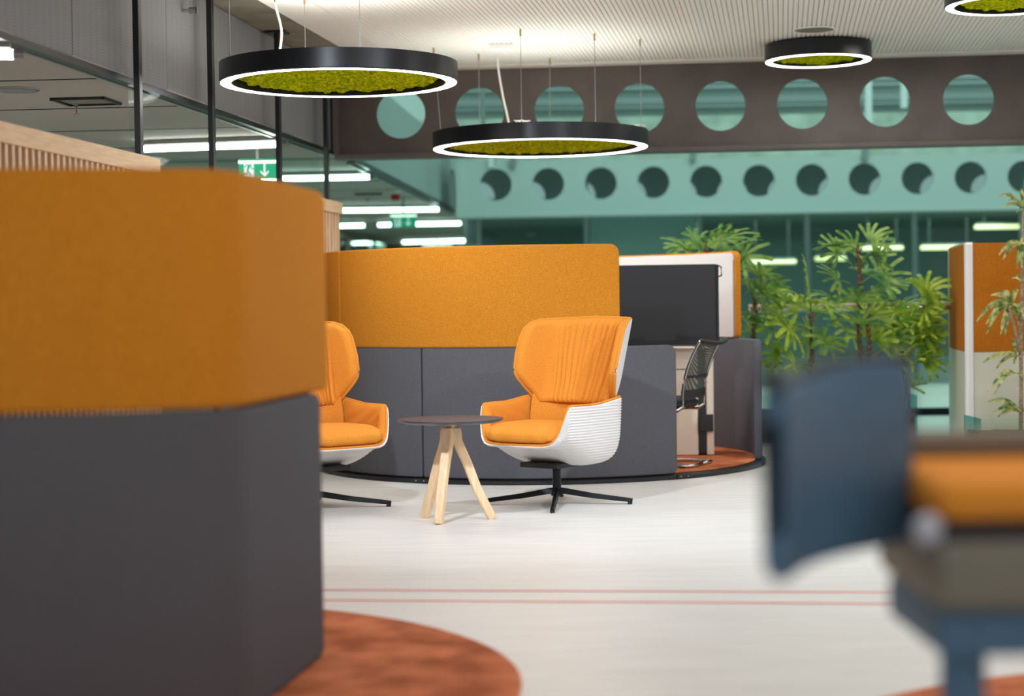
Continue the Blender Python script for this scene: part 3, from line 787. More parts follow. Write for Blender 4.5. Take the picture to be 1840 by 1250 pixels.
# local: faces -Y, width X
def backline(v): # v 0..1 bottom to top -> y,z
    z = .44 + .375 * v
    y = .20 + .03 * v + .10 * max(v, 0) ** 2.2
    return y, z
mb = MB(); mb.grid(lambda u, v: ((u - .5) * .40, backline(v)[0] + .03 * (1 - (2 * u - 1) ** 2), backline(v)[1] + .02), 16, 16); mb.build('mesh_backrest', M['mesh_back'], tc, smooth=True)
for v0, v1, nm in ((-.02, .13, 'lumbar_band'), (.34, .385, 'cross_band')):
    mb = MB()
    def fb(off): return lambda u, v: ((u - .5) * .42, backline(v0 + (v1 - v0) * v)[0] + .03 * (1 - (2 * u - 1) ** 2) + off, backline(v0 + (v1 - v0) * v)[1] + .02)
    mb.grid(fb(-.008), 16, 4); mb.grid(fb(.008), 16, 4); mb.build(nm, M['blackmat'], tc, smooth=True)
mb = MB(); mb.sweep([((u - .5) * .46, backline(1)[0] + .035 * (1 - (2 * u - 1) ** 2) + .015, backline(1)[1] + .02 - .02 * (1 - (2 * u - 1) ** 2)) for u in [k / 14 for k in range(15)]],
                    lambda i, u: [(.026 * math.cos(a), .014 * math.sin(a)) for a in [2 * PI * k / 10 for k in range(10)]]); mb.build('top_rail', M['blackmat'], tc, smooth=True)
for s in (-1, 1):
    mb = MB(); mb.sweep([(s * .215, backline(k / 12)[0], backline(k / 12)[1] + .02) for k in range(13)], lambda i, u: [(.012, -.008), (.012, .008), (-.012, .008), (-.012, -.008)])
    mb.build('side_frame', M['chrome'], tc, bevel=.003)
    mb = MB(); r_ = .011
    mb.tube([(s * .215, .20, .50), (s * .215, .21, .40), (s * .215, .16, .37), (s * .215, -.20, .37), (s * .215, -.235, .35), (s * .215, -.245, .30), (s * .215, -.235, .06), (s * .215, -.215, .02), (s * .215, -.17, .013), (s * .215, .22, .013), (s * .19, .255, .013), (s * .01, .26, .013)], .0115, 10)
    mb.build('frame_tube', M['chrome'], tc, smooth=True)
    MB().box((s * .215, .20, .003), (.03, .04, .006)).build('glide', M['blackmat'], tc)
mb = MB(); mb.grid(lambda u, v: (.22 * math.copysign(abs(math.cos(2 * PI * u)) ** .6, math.cos(2 * PI * u)) * math.sin(PI * v) ** .35,
                                 -.03 + .235 * math.copysign(abs(math.sin(2 * PI * u)) ** .6, math.sin(2 * PI * u)) * math.sin(PI * v) ** .35, .415 + .045 * math.cos(PI * v)), 40, 14, True)
mb.build('seat_cushion', M['blackmat'], tc, smooth=True)

# near pod, left foreground ------------------------------------
NC = (-1.53, 5.25)
pod2 = thing('corner_pod', 'large blurred orange and grey fabric pod wall in the left foreground', 'office pod', (NC[0], NC[1], 0))
def upath(ext):
    """U-shaped plan with rounded front corners, in pod coordinates"""
    R = .17; pts = []
    yb = .5 + ext
    E = Vector((.892, .43)) + Vector((.13, 1)).normalized() * ext
    C1 = Vector((.765, -.50)) ; M0 = Vector((.19, -.605))
    pts = [E]
    # straight side down to corner
    def fillet(A, B, C, r, n=10):
        a = (A - B).normalized(); c = (C - B).normalized(); ang = math.acos(a.dot(c)); d = r / math.tan(ang / 2)
        pa, pc = B + a * d, B + c * d; ctr = B + (a + c).normalized() * (r / math.sin(ang / 2))
        out = []; t0 = math.atan2(pa.y - ctr.y, pa.x - ctr.x); t1 = math.atan2(pc.y - ctr.y, pc.x - ctr.x)
        while t1 - t0 > PI: t1 -= 2 * PI
        while t1 - t0 < -PI: t1 += 2 * PI
        for k in range(n + 1):
            t_ = t0 + (t1 - t0) * k / n; out.append(Vector((ctr.x + r * math.cos(t_), ctr.y + r * math.sin(t_))))
        return out
    pts += fillet(E, C1, M0, .16)
    pts += [Vector((.5, -.56)), M0, Vector((-.19, -.605)), Vector((-.5, -.56))]
    C2 = Vector((-.765, -.50)); E2 = Vector((-E.x, E.y))
    pts += fillet(Vector((-.19, -.605)), C2, E2, .16)
    pts.append(E2)
    return [(p.x, p.y) for p in pts]
MB().lathe([(0, 0), (1.535, 0), (1.545, .006), (1.545, .010), (1.535, .014), (0, .014)], n=160).build('base_carpet', M['carpet'], pod2)
panel(upath(0.0), .016, HP1, .055, (.04, .06, .04, .06), edge=.016).build('lower_panel', M['grey_wool'], pod2, smooth=True, autosmooth=50)
panel(upath(.09), HP1 + .004, HP2, .062, (.05, .06, .05, .06), edge=.018).build('upper_panel', M['orange'], pod2, smooth=True, autosmooth=50)

# carpet at the bottom right corner
tag(MB().lathe([(0, 0), (1.49, 0), (1.5, .005), (1.49, .01), (0, .01)], n=120).build('round_carpet', M['carpet'], loc=(2.02, 3.87, .0)), 'rust round carpet on the floor at the bottom right corner', 'carpet')

# ================================================================== LOUNGE CHAIRS
def smooth(x): x = max(0, min(1, x)); return x * x * (3 - 2 * x)
def sgnpow(v, p): return math.copysign(abs(v) ** p, v)
def lounge_chair(label, loc, rz, base_rz):
    t = thing('lounge_armchair', label, 'armchair', loc, rz, 'orange swivel armchairs')
    a, b, c, N = .325, .375, .27, 5.0
    def plan0(u):
        ph = 2 * PI * u; return a * sgnpow(math.cos(ph), 2 / N), (b if math.sin(ph) < 0 else c) * sgnpow(math.sin(ph), 2 / N)
    P0 = [plan0(k / 4000) for k in range(4001)]; CL = [0.0]
    for (xa, ya), (xb, yb) in zip(P0[:-1], P0[1:]): CL.append(CL[-1] + math.hypot(xb - xa, yb - ya))
    def plan(u):
        s_ = (u % 1.0) * CL[-1]; i_ = min(3999, bisect.bisect_right(CL, s_) - 1); k_ = (s_ - CL[i_]) / max(1e-9, CL[i_ + 1] - CL[i_])
        return P0[i_][0] + (P0[i_ + 1][0] - P0[i_][0]) * k_, P0[i_][1] + (P0[i_ + 1][1] - P0[i_][1]) * k_
    def zr(x, y):
        q = smooth((-y - (b - .095)) / .095)
        return (.565 + .03 * smooth((y + .1) / .35)) * (1 - q) + .352 * q
    def zb(y): return .225 + .115 * smooth((-y + .02) / (b))
    def bowl(u, tt, sc=1.0, dz=0.0, rib=0.0):
        x, y = plan(u); psi = (1 - (1 - tt) ** 2.8) * PI / 2
        r = math.sin(psi) ** .36; h = 1 - math.cos(psi) ** .36
        xx, yy = x * r * sc, y * r * sc
        flare = 1 - .05 * (1 - tt)
        z0_ = zb(yy); z = z0_ + (zr(x, y) - z0_) * h + dz
        if rib and tt > .08:
            k = rib * math.sin(z * 2 * PI / .0155) * smooth((tt - .08) / .1) * smooth((1 - tt) / .05)
            xx *= 1 + k / a; yy *= 1 + k / a
        return (xx * flare, yy * flare, z)
    # closed white shell: outer and inner skins + rim
    mb = MB(); nu, nv = 200, 150
    mb.grid(lambda u, v: bowl(u, v, 1.0, 0, .0024), nu, nv, True)
    mb.grid(lambda u, v: bowl(u, v, .965, .010), nu, 40, True)
    vs = []
    for k in range(nu):
        vs.append(bowl(k / nu, 1)); q = bowl(k / nu, 1, .965, .010); vs.append(q)
    mb.add(vs, [(2 * k, 2 * ((k + 1) % nu), 2 * ((k + 1) % nu) + 1, 2 * k + 1) for k in range(nu)])
    mb.build('bucket_shell', M['shell'], t, smooth=True, fix=False)
    # upholstery inside the bucket
    def inner(u, v):
        e = 1 - v ** 7
        sc = .963 - .085 * e
        x, y = plan(u)
        fold = .004 * math.sin(x * 60 + 30 * y + 3 * math.sin(9 * v)) * e * smooth((abs(x) - .2) / .1) * smooth((v - .35) / .2)
        p = bowl(u, v, sc + fold * 2, .032 * e + .012)
        return p
    mb = MB(); mb.grid(inner, 140, 60, True)
    def lip(u, v):
        p = bowl(u, 1, .963, .012); q = bowl(u, .93, .96, .0); ang = v * PI
        return (p[0] * (1 + .012 * math.sin(ang)), p[1] * (1 + .012 * math.sin(ang)), p[2] + .006 * math.sin(ang) - .001)
    mb.build('bucket_upholstery', M['orange_chair'], t, smooth=True, fix=False)
    mb = MB(); ring = [bowl(k / 120, 1, .972, .010) for k in range(121)]
    mb.tube(ring, .0065, 8); mb.build('piping', M['orange_chair'], t, smooth=True, fix=False)
    # seat cushion
    def cush(u, v):
        ph = 2 * PI * u; sp = math.sin(PI * v) ** .30; cz = math.cos(PI * v)
        x = .262 * sgnpow(math.cos(ph), .42) * sp; y = -.125 + .258 * sgnpow(math.sin(ph), .42) * sp
        fr = smooth((-y - .20) / .18)
        w = .0035 * math.sin(x * 110 + 2.0 * math.sin(x * 23)) * fr
        z = .435 - .03 * fr + (.040 + .004 * fr) * sgnpow(cz, .75) + w + .02 * (1 - (x / .26) ** 2) * (cz > 0) * sp * 0 - .010 * smooth(y / .2)
        return (x, y - w, z)
    mb = MB(); mb.grid(cush, 120, 30, True); mb.build('seat_cushion', M['orange_chair'], t, smooth=True, fix=False)
    # backrest
    Z0, Z1 = .555, 1.035
    def hw(v):
        ks = [(0, .275), (.12, .34), (.22, .40), (.31, .448), (.37, .468), (.42, .476), (.6, .480), (.8, .468), (.9, .452), (.96, .42), (1, .36)]
        for (v0, w0), (v1, w1) in zip(ks[:-1], ks[1:]):
            if v <= v1: return w0 + (w1 - w0) * smooth((v - v0) / (v1 - v0)) if v1 > .85 or v1 < .1 else w0 + (w1 - w0) * (v - v0) / (v1 - v0)
        return ks[-1][1]
    TAB = [(0.0, 0.0)]
    x_, y_ = 0.0, 0.0
    for k in range(1, 71):
        l = k * .01; an = math.radians(66) * smooth((l - .15) / .22); x_ += .01 * math.cos(an); y_ -= .01 * math.sin(an); TAB.append((x_, y_))
    def curve(l):
        s = -1 if l < 0 else 1; q = min(abs(l) / .01, 69.99); i = int(q); f = q - i
        x = TAB[i][0] * (1 - f) + TAB[i + 1][0] * f; y = TAB[i][1] * (1 - f) + TAB[i + 1][1] * f
        an = math.radians(66) * smooth((abs(l) - .15) / .22)
        return s * x, y, s * an
    def back(u, v, off):
        l = (2 * u - 1) * hw(v) * 1.05; x, y, an = curve(l)
        z = Z0 + (Z1 - Z0) * v
        # inward normal (towards the sitter): (−sin, −cos)
        nx, ny = -math.sin(an), -math.cos(an)
        lean = .235 + .02 * smooth(v * 3) + .15 * v + .0
        spread = 1 - .05 * (1 - v)
        e = .0
        zz = z + .012 * (1 - abs(2 * u - 1)) * (v > .99)
        return Vector((x * spread + nx * off, y + lean + ny * off, zz))
    def thick(u, v):
        du = min(u, 1 - u) * 2 * hw(v); dv = min(v, 1 - v) * (Z1 - Z0); d = min(du, dv)
        return .012 + .040 * math.sqrt(max(0, 1 - (1 - min(1, d / .04)) ** 2))
    def padf(u, v):
        l = (2 * u - 1) * hw(v)
        g = smooth((.30 - abs(l - .06)) / .12) * smooth(v / .06) * smooth((1 - v) / .1 + .25)
        ph = (l * (1 + .25 * (1 - v)) + .008 * math.sin(v * 4 + l * 9)) * 2 * PI / .042
        w = .0100 * g * (math.sin(ph) + .30 * math.sin(ph * 1.63 + 2 * v)) * (.5 + .6 * smooth((l + .1) / .25))
        return back(u, v, thick(u, v) + w)
    mb = MB(); nu, nv = 200, 60
    mb.grid(padf, nu, nv)
    mb.build('back_cushion', M['orange_chair'], t, smooth=True, fix=False)
    mb = MB()
    for off in (0.012, -.004): mb.grid(lambda u, v: back(u, v, off), 80, 40)
    edge = [(u / 40, 0) for u in range(41)] + [(1, v / 30) for v in range(31)] + [(1 - u / 40, 1) for u in range(41)] + [(0, 1 - v / 30) for v in range(31)]
    vs = []
    for u, v in edge: vs += [back(u, v, .012), back(u, v, -.004)]
    n = len(edge); mb.add(vs, [(2 * k, 2 * ((k + 1) % n), 2 * ((k + 1) % n) + 1, 2 * k + 1) for k in range(n)])
    mb.build('back_shell', M['shell'], t, smooth=True, autosmooth=40, fix=False)
    mb = MB(); mb.tube([back(u, v, .006) for u, v in edge], .0095, 8); mb.build('back_piping', M['orange_chair'], t, smooth=True, fix=False)
    # neck joining the two shells at the back
    mb = MB(); mb.grid(lambda u, v: ((u - .5) * .50, .262 - .05 * (2 * u - 1) ** 4 + .006 * v, .50 + .10 * v), 20, 4)
    mb.grid(lambda u, v: ((u - .5) * .50, .248 - .05 * (2 * u - 1) ** 4 + .006 * v, .50 + .10 * v), 20, 4)
    mb.build('shell_joint', M['shell'], t, smooth=True, fix=False)
    mb = MB(); mb.grid(lambda u, v: ((u - .5) * .54, .215 - .10 * (2 * u - 1) ** 4 + .03 * v - .012 * math.sin(PI * v), .40 + .215 * v), 24, 10)
    mb.grid(lambda u, v: ((u - .5) * .54, .245 - .10 * (2 * u - 1) ** 4 + .03 * v, .40 + .215 * v), 24, 10)
    mb.build('lower_back_pad', M['orange_chair'], t, smooth=True, fix=False)
    # under plate, column, star base
    mb = MB(); mb.prism([(-.13, -.17), (.13, -.17), (.11, .13), (-.11, .13)], .218, .246); mb.build('mounting_plate', M['blackmat'], t, bevel=.005)
    MB().lathe([(0, .225), (.045, .225), (.05, .215), (.028, .20), (.024, .19), (.024, .085), (.030, .08), (.034, .055), (.03, .05), (0, .05)], n=28).build('column', M['darkmetal'], t, smooth=True, autosmooth=40)
    for k in range(4):
        an = base_rz + k * PI / 2; ux, uy = math.cos(an), math.sin(an)
        pts = [Vector((ux * r, uy * r, z)) for r, z in ((.0, .080), (.05, .076), (.2, .050), (.36, .030), (.425, .022))]
        def prof(i, u):
            w = .020 - .007 * u; h = .018 - .008 * u
            return [(-w, -h), (w, -h), (w * .55, h), (-w * .55, h)]
        leg = MB().sweep(pts, prof).build('leg', M['darkmetal'], t, bevel=.003)
        MB().lathe([(0, 0), (.012, 0), (.014, .006), (.010, .016), (0, .016)], c=(ux * .41, uy * .41, 0), n=12).build('glide', M['blackmat'], leg, smooth=True, autosmooth=40)
    return t
p = px_point(1001, 906, z=0)
A38 = math.radians(38)
ch1 = lounge_chair('orange winged swivel armchair with white shell right of the small table, fully visible', (p.x, p.y, 0), -A38, A38 + math.radians(-90 - 5))
p = px_point(567, 913, z=0)
ch2 = lounge_chair('orange winged swivel armchair left of the small table, half hidden by the near pod', (p.x, p.y, 0), A38, -A38 + math.radians(6))

# ================================================================== SIDE TABLE
p = px_point(812, 934.5, z=0)
tb = thing('side_table', 'small round dark table with three pale wooden legs between the armchairs', 'table', (p.x, p.y, 0))
MB().lathe([(0, .515), (.245, .515), (.272, .524), (.28, .531), (.279, .535), (0, .536)], n=96).build('tabletop', M['tabletop'], tb, smooth=True, autosmooth=30)
MB().lathe([(0, .516), (.03, .516), (.03, .498), (.024, .494), (.024, .478), (0, .478)], n=24).build('hub', M['wood'], tb, smooth=True, autosmooth=40)
for (qx, qy), tw in (((763, 930), 0), ((788, 942), 0), ((885, 932), 0)):
    q = px_point(qx, qy, z=0) - p; an = math.atan2(q.y, q.x); ux, uy = math.cos(an), math.sin(an); R = q.length
    pts = []
    for r, z in ((.030, .486), (.031, .46), (.034, .42), (.052, .375), (.085, .30), (.135, .165), (R - .005, .012), (R, 0.0)): pts.append((ux * r, uy * r, z))
    def prof(i, u):
        w = .026 - .004 * u; c = .006
        if i in (0, 7): w -= .004
        return [(-w, -w + c), (-w + c, -w), (w - c, -w), (w, -w + c), (w, w - c), (w - c, w), (-w + c, w), (-w, w - c)]
    MB().sweep(pts, prof, up=(-uy, ux, 0)).build('leg', M['wood'], tb, smooth=True, autosmooth=35)

# ================================================================== PARTITION BOOTH, right
c0 = Vector((3.30, 12.9)); cL = Vector((3.49, 14.2)); cR = Vector((5.2, 12.72))
pt = thing('corner_partition', 'white and orange corner partition at the right edge', 'partition', (c0.x, c0.y, 0))
HT, HM = 1.525, .735
def seg(a, b, z0, z1, t_, trim=.0):
    a = Vector(a) - c0; b = Vector(b) - c0; d = (b - a).normalized()
    return MB().strip_wall(a + d * trim, b - d * .0, z0, z1, t_)
seg(c0, cL, HM + .002, HT, -.045, .03).build('upper_panel', M['orange_felt'], pt, bevel=.003)
seg(c0, cL, .01, HM, -.045, .03).build('lower_panel', M['partition_white'], pt, bevel=.003)
seg(c0, cR, HM + .002, HT, .045, .03).build('upper_panel', M['orange_felt'], pt, bevel=.003)
seg(c0, cR, .01, HM, .045, .03).build('lower_panel', M['partition_white'], pt, bevel=.003)
MB().box((.012, -.002, HT / 2 + .002), (.052, .052, HT - .004), .14).build('corner_post', M['white'], pt, bevel=.01)
dL = cL - c0; MB().box((dL.x + .022, dL.y + .01, HT / 2), (.05, .02, HT)).build('end_trim', M['white'], pt, bevel=.003)
mb = seg(c0, cL, HT, HT + .008, -.045, .02); mb.build('top_trim', M['white'], pt)
seg(c0, cL, 0, .012, -.05, .02).build('base_trim', M['blackmat'], pt)
seg(c0, cR, 0, .012, .05, .02).build('base_trim', M['blackmat'], pt)

# balcony railing behind the glass
x0, x1 = 1.9, 5.6
ang = math.atan2(beam_y(x1) - beam_y(x0), x1 - x0); Lr = math.hypot(beam_y(x1) - beam_y(x0), x1 - x0)
rl = thing('balcony_railing', 'pale wooden handrail on a steel rail running behind the palms', 'railing', (x0, beam_y(x0) + .085, 0), ang)
MB().box((Lr / 2, 0, 1.088), (Lr, .05, .030)).build('handrail', M['handrail'], rl, bevel=.01)
MB().box((Lr / 2, .0, 1.055), (Lr, .03, .036)).build('clamp_rail', M['chrome'], rl, bevel=.008)
for k in range(4): MB().box((.03 + (Lr - .06) * k / 3, .01, .53), (.03, .012, 1.04)).build('baluster', M['steel'], rl)

# ================================================================== PLANTS
def planter(x0, x1, y0, y1, soil_z, gh, label):
    t = thing('glass_planter', label, 'planter', ((x0 + x1) / 2, (y0 + y1) / 2, 0))
    w, d = x1 - x0, y1 - y0; g = .012
    MB().box((0, 0, .012), (w, d, .024)).build('base', M['steel'], t)
    for nm, cx, cy, sx, sy in (('f', 0, -d / 2 + g / 2, w - 2 * g, g), ('b', 0, d / 2 - g / 2, w - 2 * g, g), ('l', -w / 2 + g / 2, 0, g, d), ('r', w / 2 - g / 2, 0, g, d)):
        MB().box((cx, cy, .024 + (gh - .024) / 2), (sx, sy, gh - .024)).build('glass_pane', M['glass'] if nm in 'fb' else M['paneside'], t, fix=False)
    mb = MB()
    def f(u, v):
        x = (u - .5) * (w - .03); y = (v - .5) * (d - .03)
        return (x, y, soil_z + .012 * noise.noise(Vector((x * 14, y * 14, 2))) + .006 * noise.noise(Vector((x * 50, y * 50, 4))))
    mb.grid(f, int(w * 50), int(d * 50))
    nx, ny = int(w * 50), int(d * 50); B = len(mb.v)
    hw_, hd = (w - .03) / 2, (d - .03) / 2
    mb.box((0, 0, (soil_z - .02 + .03) / 2), (w - .032, d - .032, soil_z - .03))
    # soil skirt
    per = [(u / nx, 0) for u in range(nx + 1)] + [(1, v / ny) for v in range(ny + 1)] + [(1 - u / nx, 1) for u in range(nx + 1)] + [(0, 1 - v / ny) for v in range(ny + 1)]
    vs = []
    for u, v in per:
        q = f(u, v); vs += [q, (q[0], q[1], soil_z - .06)]
    n = len(per); mb.add(vs, [(2 * k, 2 * ((k + 1) % n), 2 * ((k + 1) % n) + 1, 2 * k + 1) for k in range(n)])
    o = mb.build('soil', M['soil'], t, fix=False)
    return t
M['paneside'] = glassy('green_glass_edge', (.45, .72, .68), .05)
planter(1.48, 3.14, 13.82, 14.13, .27, .38, 'long glass planter full of soil between the pod and the partition')
planter(3.20, 4.0, 12.20, 12.62, .19, .30, 'low glass planter in front of the orange partition at the right edge')

def fan_leaf(mb, P, D, N, size, n, rr):
    D = D.normalized(); S = D.cross(N)
    if S.length < .05: S = D.cross(Vector((0, 0, 1)))
    S.normalize(); N = S.cross(D).normalized()
    spread = math.radians(rr.uniform(75, 105))
    for k in range(n):
        al = -spread + 2 * spread * (k + .5) / n + rr.uniform(-.04, .04)
        d = (D * math.cos(al) + S * math.sin(al)).normalized()
        L = 1.32 * size * (1.0 - .22 * abs(al) / spread) * rr.uniform(.9, 1.08)
        w = size * .086 * rr.uniform(.85, 1.1)
        side = d.cross(N).normalized(); droop = rr.uniform(.04, .26) * L
        rows = []
        for s, ww in ((.03, .3), (.28, .85), (.62, 1.0), (.95, .95), (1.0, .7)):
            c = P + d * (L * s) + Vector((0, 0, -droop * s * s)) + N * (.02 * math.sin(s * 3))
            rows.append((c - side * w * ww, c - N * w * .30, c + side * w * ww))
        vs = [v for r in rows for v in r]; fs = []
        for i in range(len(rows) - 1):
            for j in range(2): fs.append((3 * i + j, 3 * i + j + 1, 3 * i + j + 4, 3 * i + j + 3))
        mb.add(vs, fs)
def palm(label, trunk_px, y, top_py, fans, mat, soil=.27, seed=1, stems=1):
    rr = random.Random(seed)
    base = px_point(trunk_px, 735, y=y); base.z = soil
    t = thing('lady_palm', label, 'plant', (base.x, y, soil))
    top = px_point(trunk_px, top_py, y=y)
    H = top.z - soil
    leaf = MB(); st = MB()
    pts = [Vector((.012 * math.sin(k * 1.3 + seed), .01 * math.cos(k), H * k / 10)) for k in range(11)]
    pts[0].z = -.03
    st.tube(pts, lambda u: .017 - .005 * u, 8)
    # sheath rings
    for k in range(int(H / .05)):
        z = .05 * k + .02; st.tube([(pts[min(10, int(z / H * 10))].x, pts[min(10, int(z / H * 10))].y, z), (0.006 * rr.uniform(-1, 1), .0, z + .03)], lambda u: .021 - .006 * u, 6)
    more = []
    for q in fans:
        more.append(q)
        if rr.random() < .3: more.append((q[0] + rr.uniform(-30, 30), q[1] + rr.uniform(-6, 34), q[2] * .9))
    for fx_, fy_, size in more:
        if fx_ > 1655: fx_ = 1655 + (fx_ - 1655) * .3; size *= .85
        dy = rr.uniform(-.22, .12)
        Pw = px_point(fx_, fy_, y=y + dy); P = Vector((Pw.x - base.x, Pw.y - base.y, Pw.z - soil))
        z0 = max(.05, min(H, P.z - rr.uniform(.02, .14)))
        root = Vector((0, 0, z0)); mid = root.lerp(P, .5) + Vector((0, 0, .03))
        leaf.tube([root, mid, P], .0035, 5)
        D = (P - root); D.z *= .5; D.z += .03
        if D.length < .03: D = Vector((rr.uniform(-1, 1), -.5, .6))
        D.normalize(); D += Vector((rr.uniform(-.35, .35), rr.uniform(-.7, .1), rr.uniform(-.15, .35)))
        N = Vector((rr.uniform(-.5, .5), rr.uniform(-1.1, -.2), rr.uniform(.4, 1.1)))
        fan_leaf(leaf, P, D, N, size, rr.choice((6, 7, 8, 9)), rr)
    st.build('stem', M['stem'], t, smooth=True)
    leaf.build('foliage', mat, t, smooth=True, fix=False)
    return t
def Z(l): return [(1330 + x / 2.84, 380 + y / 2.84, s) for x, y, s in l]
palm('lady palm whose crown peeks over the pod screen wall', 1272, 14.2, 440, [(1232, 447, .22), (1252, 438, .2), (1275, 428, .22), (1300, 432, .22), (1322, 446, .2), (1335, 462, .22), (1262, 450, .2), (1290, 448, .2)], M['leafdark'], seed=3, soil=.0)
palm('lady palm close to the orange edge of the pod', 1357, 14.0, 500, Z([(95, 335, .2), (55, 420, .22), (125, 400, .2), (85, 540, .18), (120, 470, .18), (60, 620, .16)]), M['leafdark'], seed=5)
palm('broad lady palm second from the pod with low fans', 1459, 13.92, 560, Z([(340, 372, .21), (245, 590, .2), (295, 510, .21), (268, 630, .2), (350, 665, .2), (450, 500, .2), (165, 600, .19), (205, 735, .17), (280, 790, .17), (390, 840, .14), (300, 430, .2), (230, 470, .17), (150, 790, .15)]), M['leaf'], seed=7)
palm('tallest lady palm in the middle of the glass planter', 1546, 14.0, 440, Z([(580, 190, .2), (500, 180, .18), (560, 210, .16), (700, 235, .17), (660, 150, .17), (640, 320, .2), (500, 350, .17), (720, 330, .2), (735, 385, .18), (590, 465, .2), (615, 575, .22), (540, 610, .2), (440, 665, .24), (775, 640, .18), (680, 420, .17), (475, 445, .18), (640, 240, .17)]), M['leafdark'], seed=11)
palm('slender lady palm right beside the tallest one', 1562, 13.9, 545, Z([(700, 530, .18), (800, 520, .17), (750, 610, .19), (690, 660, .2), (765, 705, .18), (640, 640, .17), (820, 560, .15)]), M['leaf'], seed=13)
palm('dense lady palm at the right end of the planter by the partition', 1624, 13.95, 600, Z([(955, 435, .24), (1000, 400, .22), (930, 570, .2), (1000, 560, .2), (985, 640, .2), (905, 690, .2), (850, 735, .19), (905, 760, .17), (1010, 640, .2), (870, 895, .12), (950, 620, .2), (900, 600, .2), (1000, 500, .2), (960, 520, .2), (880, 650, .18)]), M['leaf'], seed=17)

def dracaena():
    rr = random.Random(4); y = 12.4
    base = px_point(1834, 772, y=y); base.z = .19
    t = thing('striped_dracaena', 'tall dracaena with striped drooping leaves at the right edge', 'plant', (base.x, y, .19))
    def loc(px, py, dy=0): q = px_point(px, py, y=y + dy); return Vector((q.x - base.x, q.y - base.y, q.z - base.z))
    st = MB()
    st.tube([(0, 0, -.03), loc(1835, 700), loc(1834, 620), loc(1837, 520), loc(1838, 440), loc(1840, 362)], lambda u: .016 - .006 * u, 8)
    st.tube([loc(1834, 640), loc(1826, 600, -.02), loc(1818, 570, -.04), loc(1812, 550, -.05)], lambda u: .011 - .003 * u, 8)
    st.build('cane', M['cane'], t, smooth=True)
    lf = MB()
    def strap(P, Q, droop, w):
        L = (Q - P).length; n = 7; d = (Q - P).normalized(); side = d.cross(Vector((.1 * rr.uniform(-1, 1), -1 + rr.uniform(-.4, .4), rr.uniform(-.3, .8)))).normalized(); rows = []
        up = side.cross(d)
        for i in range(n + 1):
            s = i / n; c = P.lerp(Q, s) + Vector((0, 0, 1)) * droop * L * math.sin(PI * s) * .9
            ww = w * (math.sin(PI * (s * .86 + .10)) ** .7)
            rows.append((c - side * ww, c - up * ww * .35, c + side * ww))
        vs = [v for r in rows for v in r]; fs = []
        for i in range(n):
            for j in range(2): fs.append((3 * i + j, 3 * i + j + 1, 3 * i + j + 4, 3 * i + j + 3))
        lf.add(vs, fs)
    def ros(cx, cy, tips, w=.016):
        for tx, ty in tips: strap(loc(cx, cy, rr.uniform(-.02, .02)), loc(tx, ty, rr.uniform(-.15, .08)), .22, w)
    ros(1838, 372, [(1792, 354), (1802, 372), (1812, 360), (1834, 338), (1850, 345), (1870, 360), (1880, 375), (1825, 385)], .013)
    ros(1834, 435, [(1795, 458), (1802, 466), (1828, 482), (1836, 480), (1818, 445), (1862, 470), (1852, 420)], .017)
    ros(1836, 505, [(1818, 500), (1826, 496), (1858, 520), (1862, 500)], .013)
    ros(1818, 545, [(1755, 577), (1772, 600), (1772, 582), (1788, 560), (1780, 530), (1798, 600), (1806, 602), (1800, 522), (1830, 520), (1785, 545), (1845, 580), (1838, 605)], .018)
    ros(1828, 560, [(1800, 580), (1790, 532), (1850, 530), (1868, 560)], .016)
    ros(1826, 640, [(1818, 608), (1822, 655), (1766, 652), (1790, 662), (1778, 648), (1800, 640), (1860, 650)], .014)
    ros(1824, 670, [(1774, 706), (1787, 708), (1795, 672), (1856, 700)], .012)
    ros(1836, 740, [(1775, 722), (1782, 742), (1792, 750), (1800, 730), (1870, 730), (1875, 745)], .017)
    lf.build('foliage', M['leafvar'], t, smooth=True, fix=False)
dracaena()

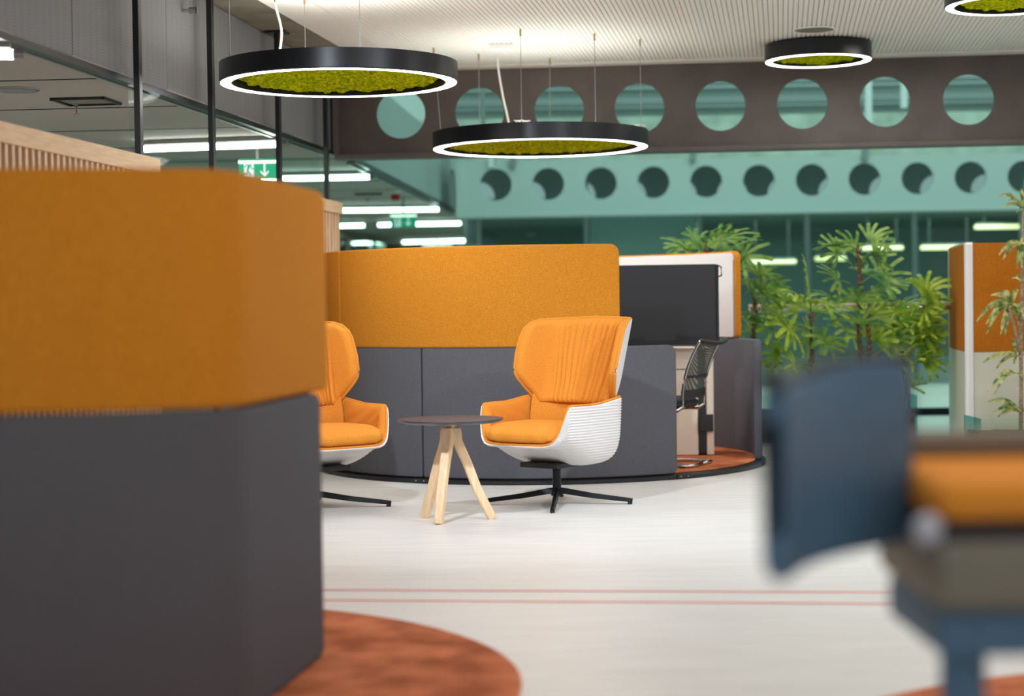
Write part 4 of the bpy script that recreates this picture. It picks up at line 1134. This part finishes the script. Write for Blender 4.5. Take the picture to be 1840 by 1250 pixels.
# ================================================================== FOREGROUND BAR STOOL
def stool():
    t = thing('bar_stool', 'blurred bar stool with blue backrest and orange seat in the right foreground', 'stool', (.66, 2.7, 0))
    o = Vector((.66, 2.7, 0))
    A = Vector((.345, 2.36)); B = Vector((.62, 2.80))
    # curved backrest pad
    path = []
    for k in range(13):
        u = k / 12; p = A.lerp(B, u); n = Vector((-(B - A).y, (B - A).x)).normalized(); bul = .05 * math.sin(PI * u)
        path.append((p.x - o.x + n.x * bul, p.y - o.y + n.y * bul))
    pm = panel(path, .745, 1.035, .035, (.07, .05, .05, .05), edge=.015)
    drop = lambda x, y: .016 * (1 - smooth(((Vector((x, y)) - Vector(path[0])).length / (B - A).length - .35) / .3))
    pm.v = [(x, y, z - (drop(x, y) if z > .9 else 0)) for x, y, z in pm.v]
    pm.build('backrest', M['navy'], t, smooth=True, autosmooth=50)
    mb = MB(); q = Vector((path[-1][0], path[-1][1]))
    mb.tube([Vector((x, y, 1.032 - drop(x, y))) for k, (x, y) in enumerate(path)], .013, 8); mb.build('top_rim', M['blackmat'], t, smooth=True)
    # thin rim arm reaching forward
    mb = MB(); mb.tube([(path[0][0], path[0][1], 1.03), (path[0][0] - .03, path[0][1] - .12, 1.04), (path[0][0] - .05, path[0][1] - .30, 1.045)], .010, 8); mb.build('rim_end', M['blackmat'], t, smooth=True)
    # seat
    def slab(x0, x1, y0, y1, z0, z1, r): return MB().box(((x0 + x1) / 2, (y0 + y1) / 2, (z0 + z1) / 2), (x1 - x0, y1 - y0, z1 - z0))
    s_ = slab(-.045, .42, -.12, .30, .800, .862, 0).build('seat_cushion', M['orange_chair'], t, bevel=.026)
    slab(-.03, .42, -.12, .30, .778, .80, 0).build('seat_board', M['blackmat'], t, bevel=.006)
    slab(-.055, .42, -.14, .28, .672, .778, 0).build('seat_shell', M['taupe'], t, bevel=.03)
    slab(-.04, .42, -.10, .26, .60, .672, 0).build('under_frame', M['navy'], t, bevel=.015)
    slab(-.035, .42, .28, .34, .862, .905, 0).build('armrest', M['taupe'], t, bevel=.012)
    slab(-.035, .42, .285, .335, .846, .862, 0).build('armrest_bar', M['blackmat'], t, bevel=.004)
    MB().sphere((-.055, -.10, .79), .024, 14).build('joint_cap', M['cap'], t, smooth=True)
    MB().lathe([(0, .61), (.034, .61), (.036, .40), (.045, .05), (.05, .03), (0, .03)], c=(.02, 0, 0), n=28).build('column', M['navy'], t, smooth=True, autosmooth=40)
    MB().lathe([(0, 0), (.23, 0), (.235, .008), (.2, .016), (.05, .032), (0, .032)], c=(.02, 0, 0), n=48).build('foot_disc', M['blackmat'], t, smooth=True, autosmooth=40)
stool()
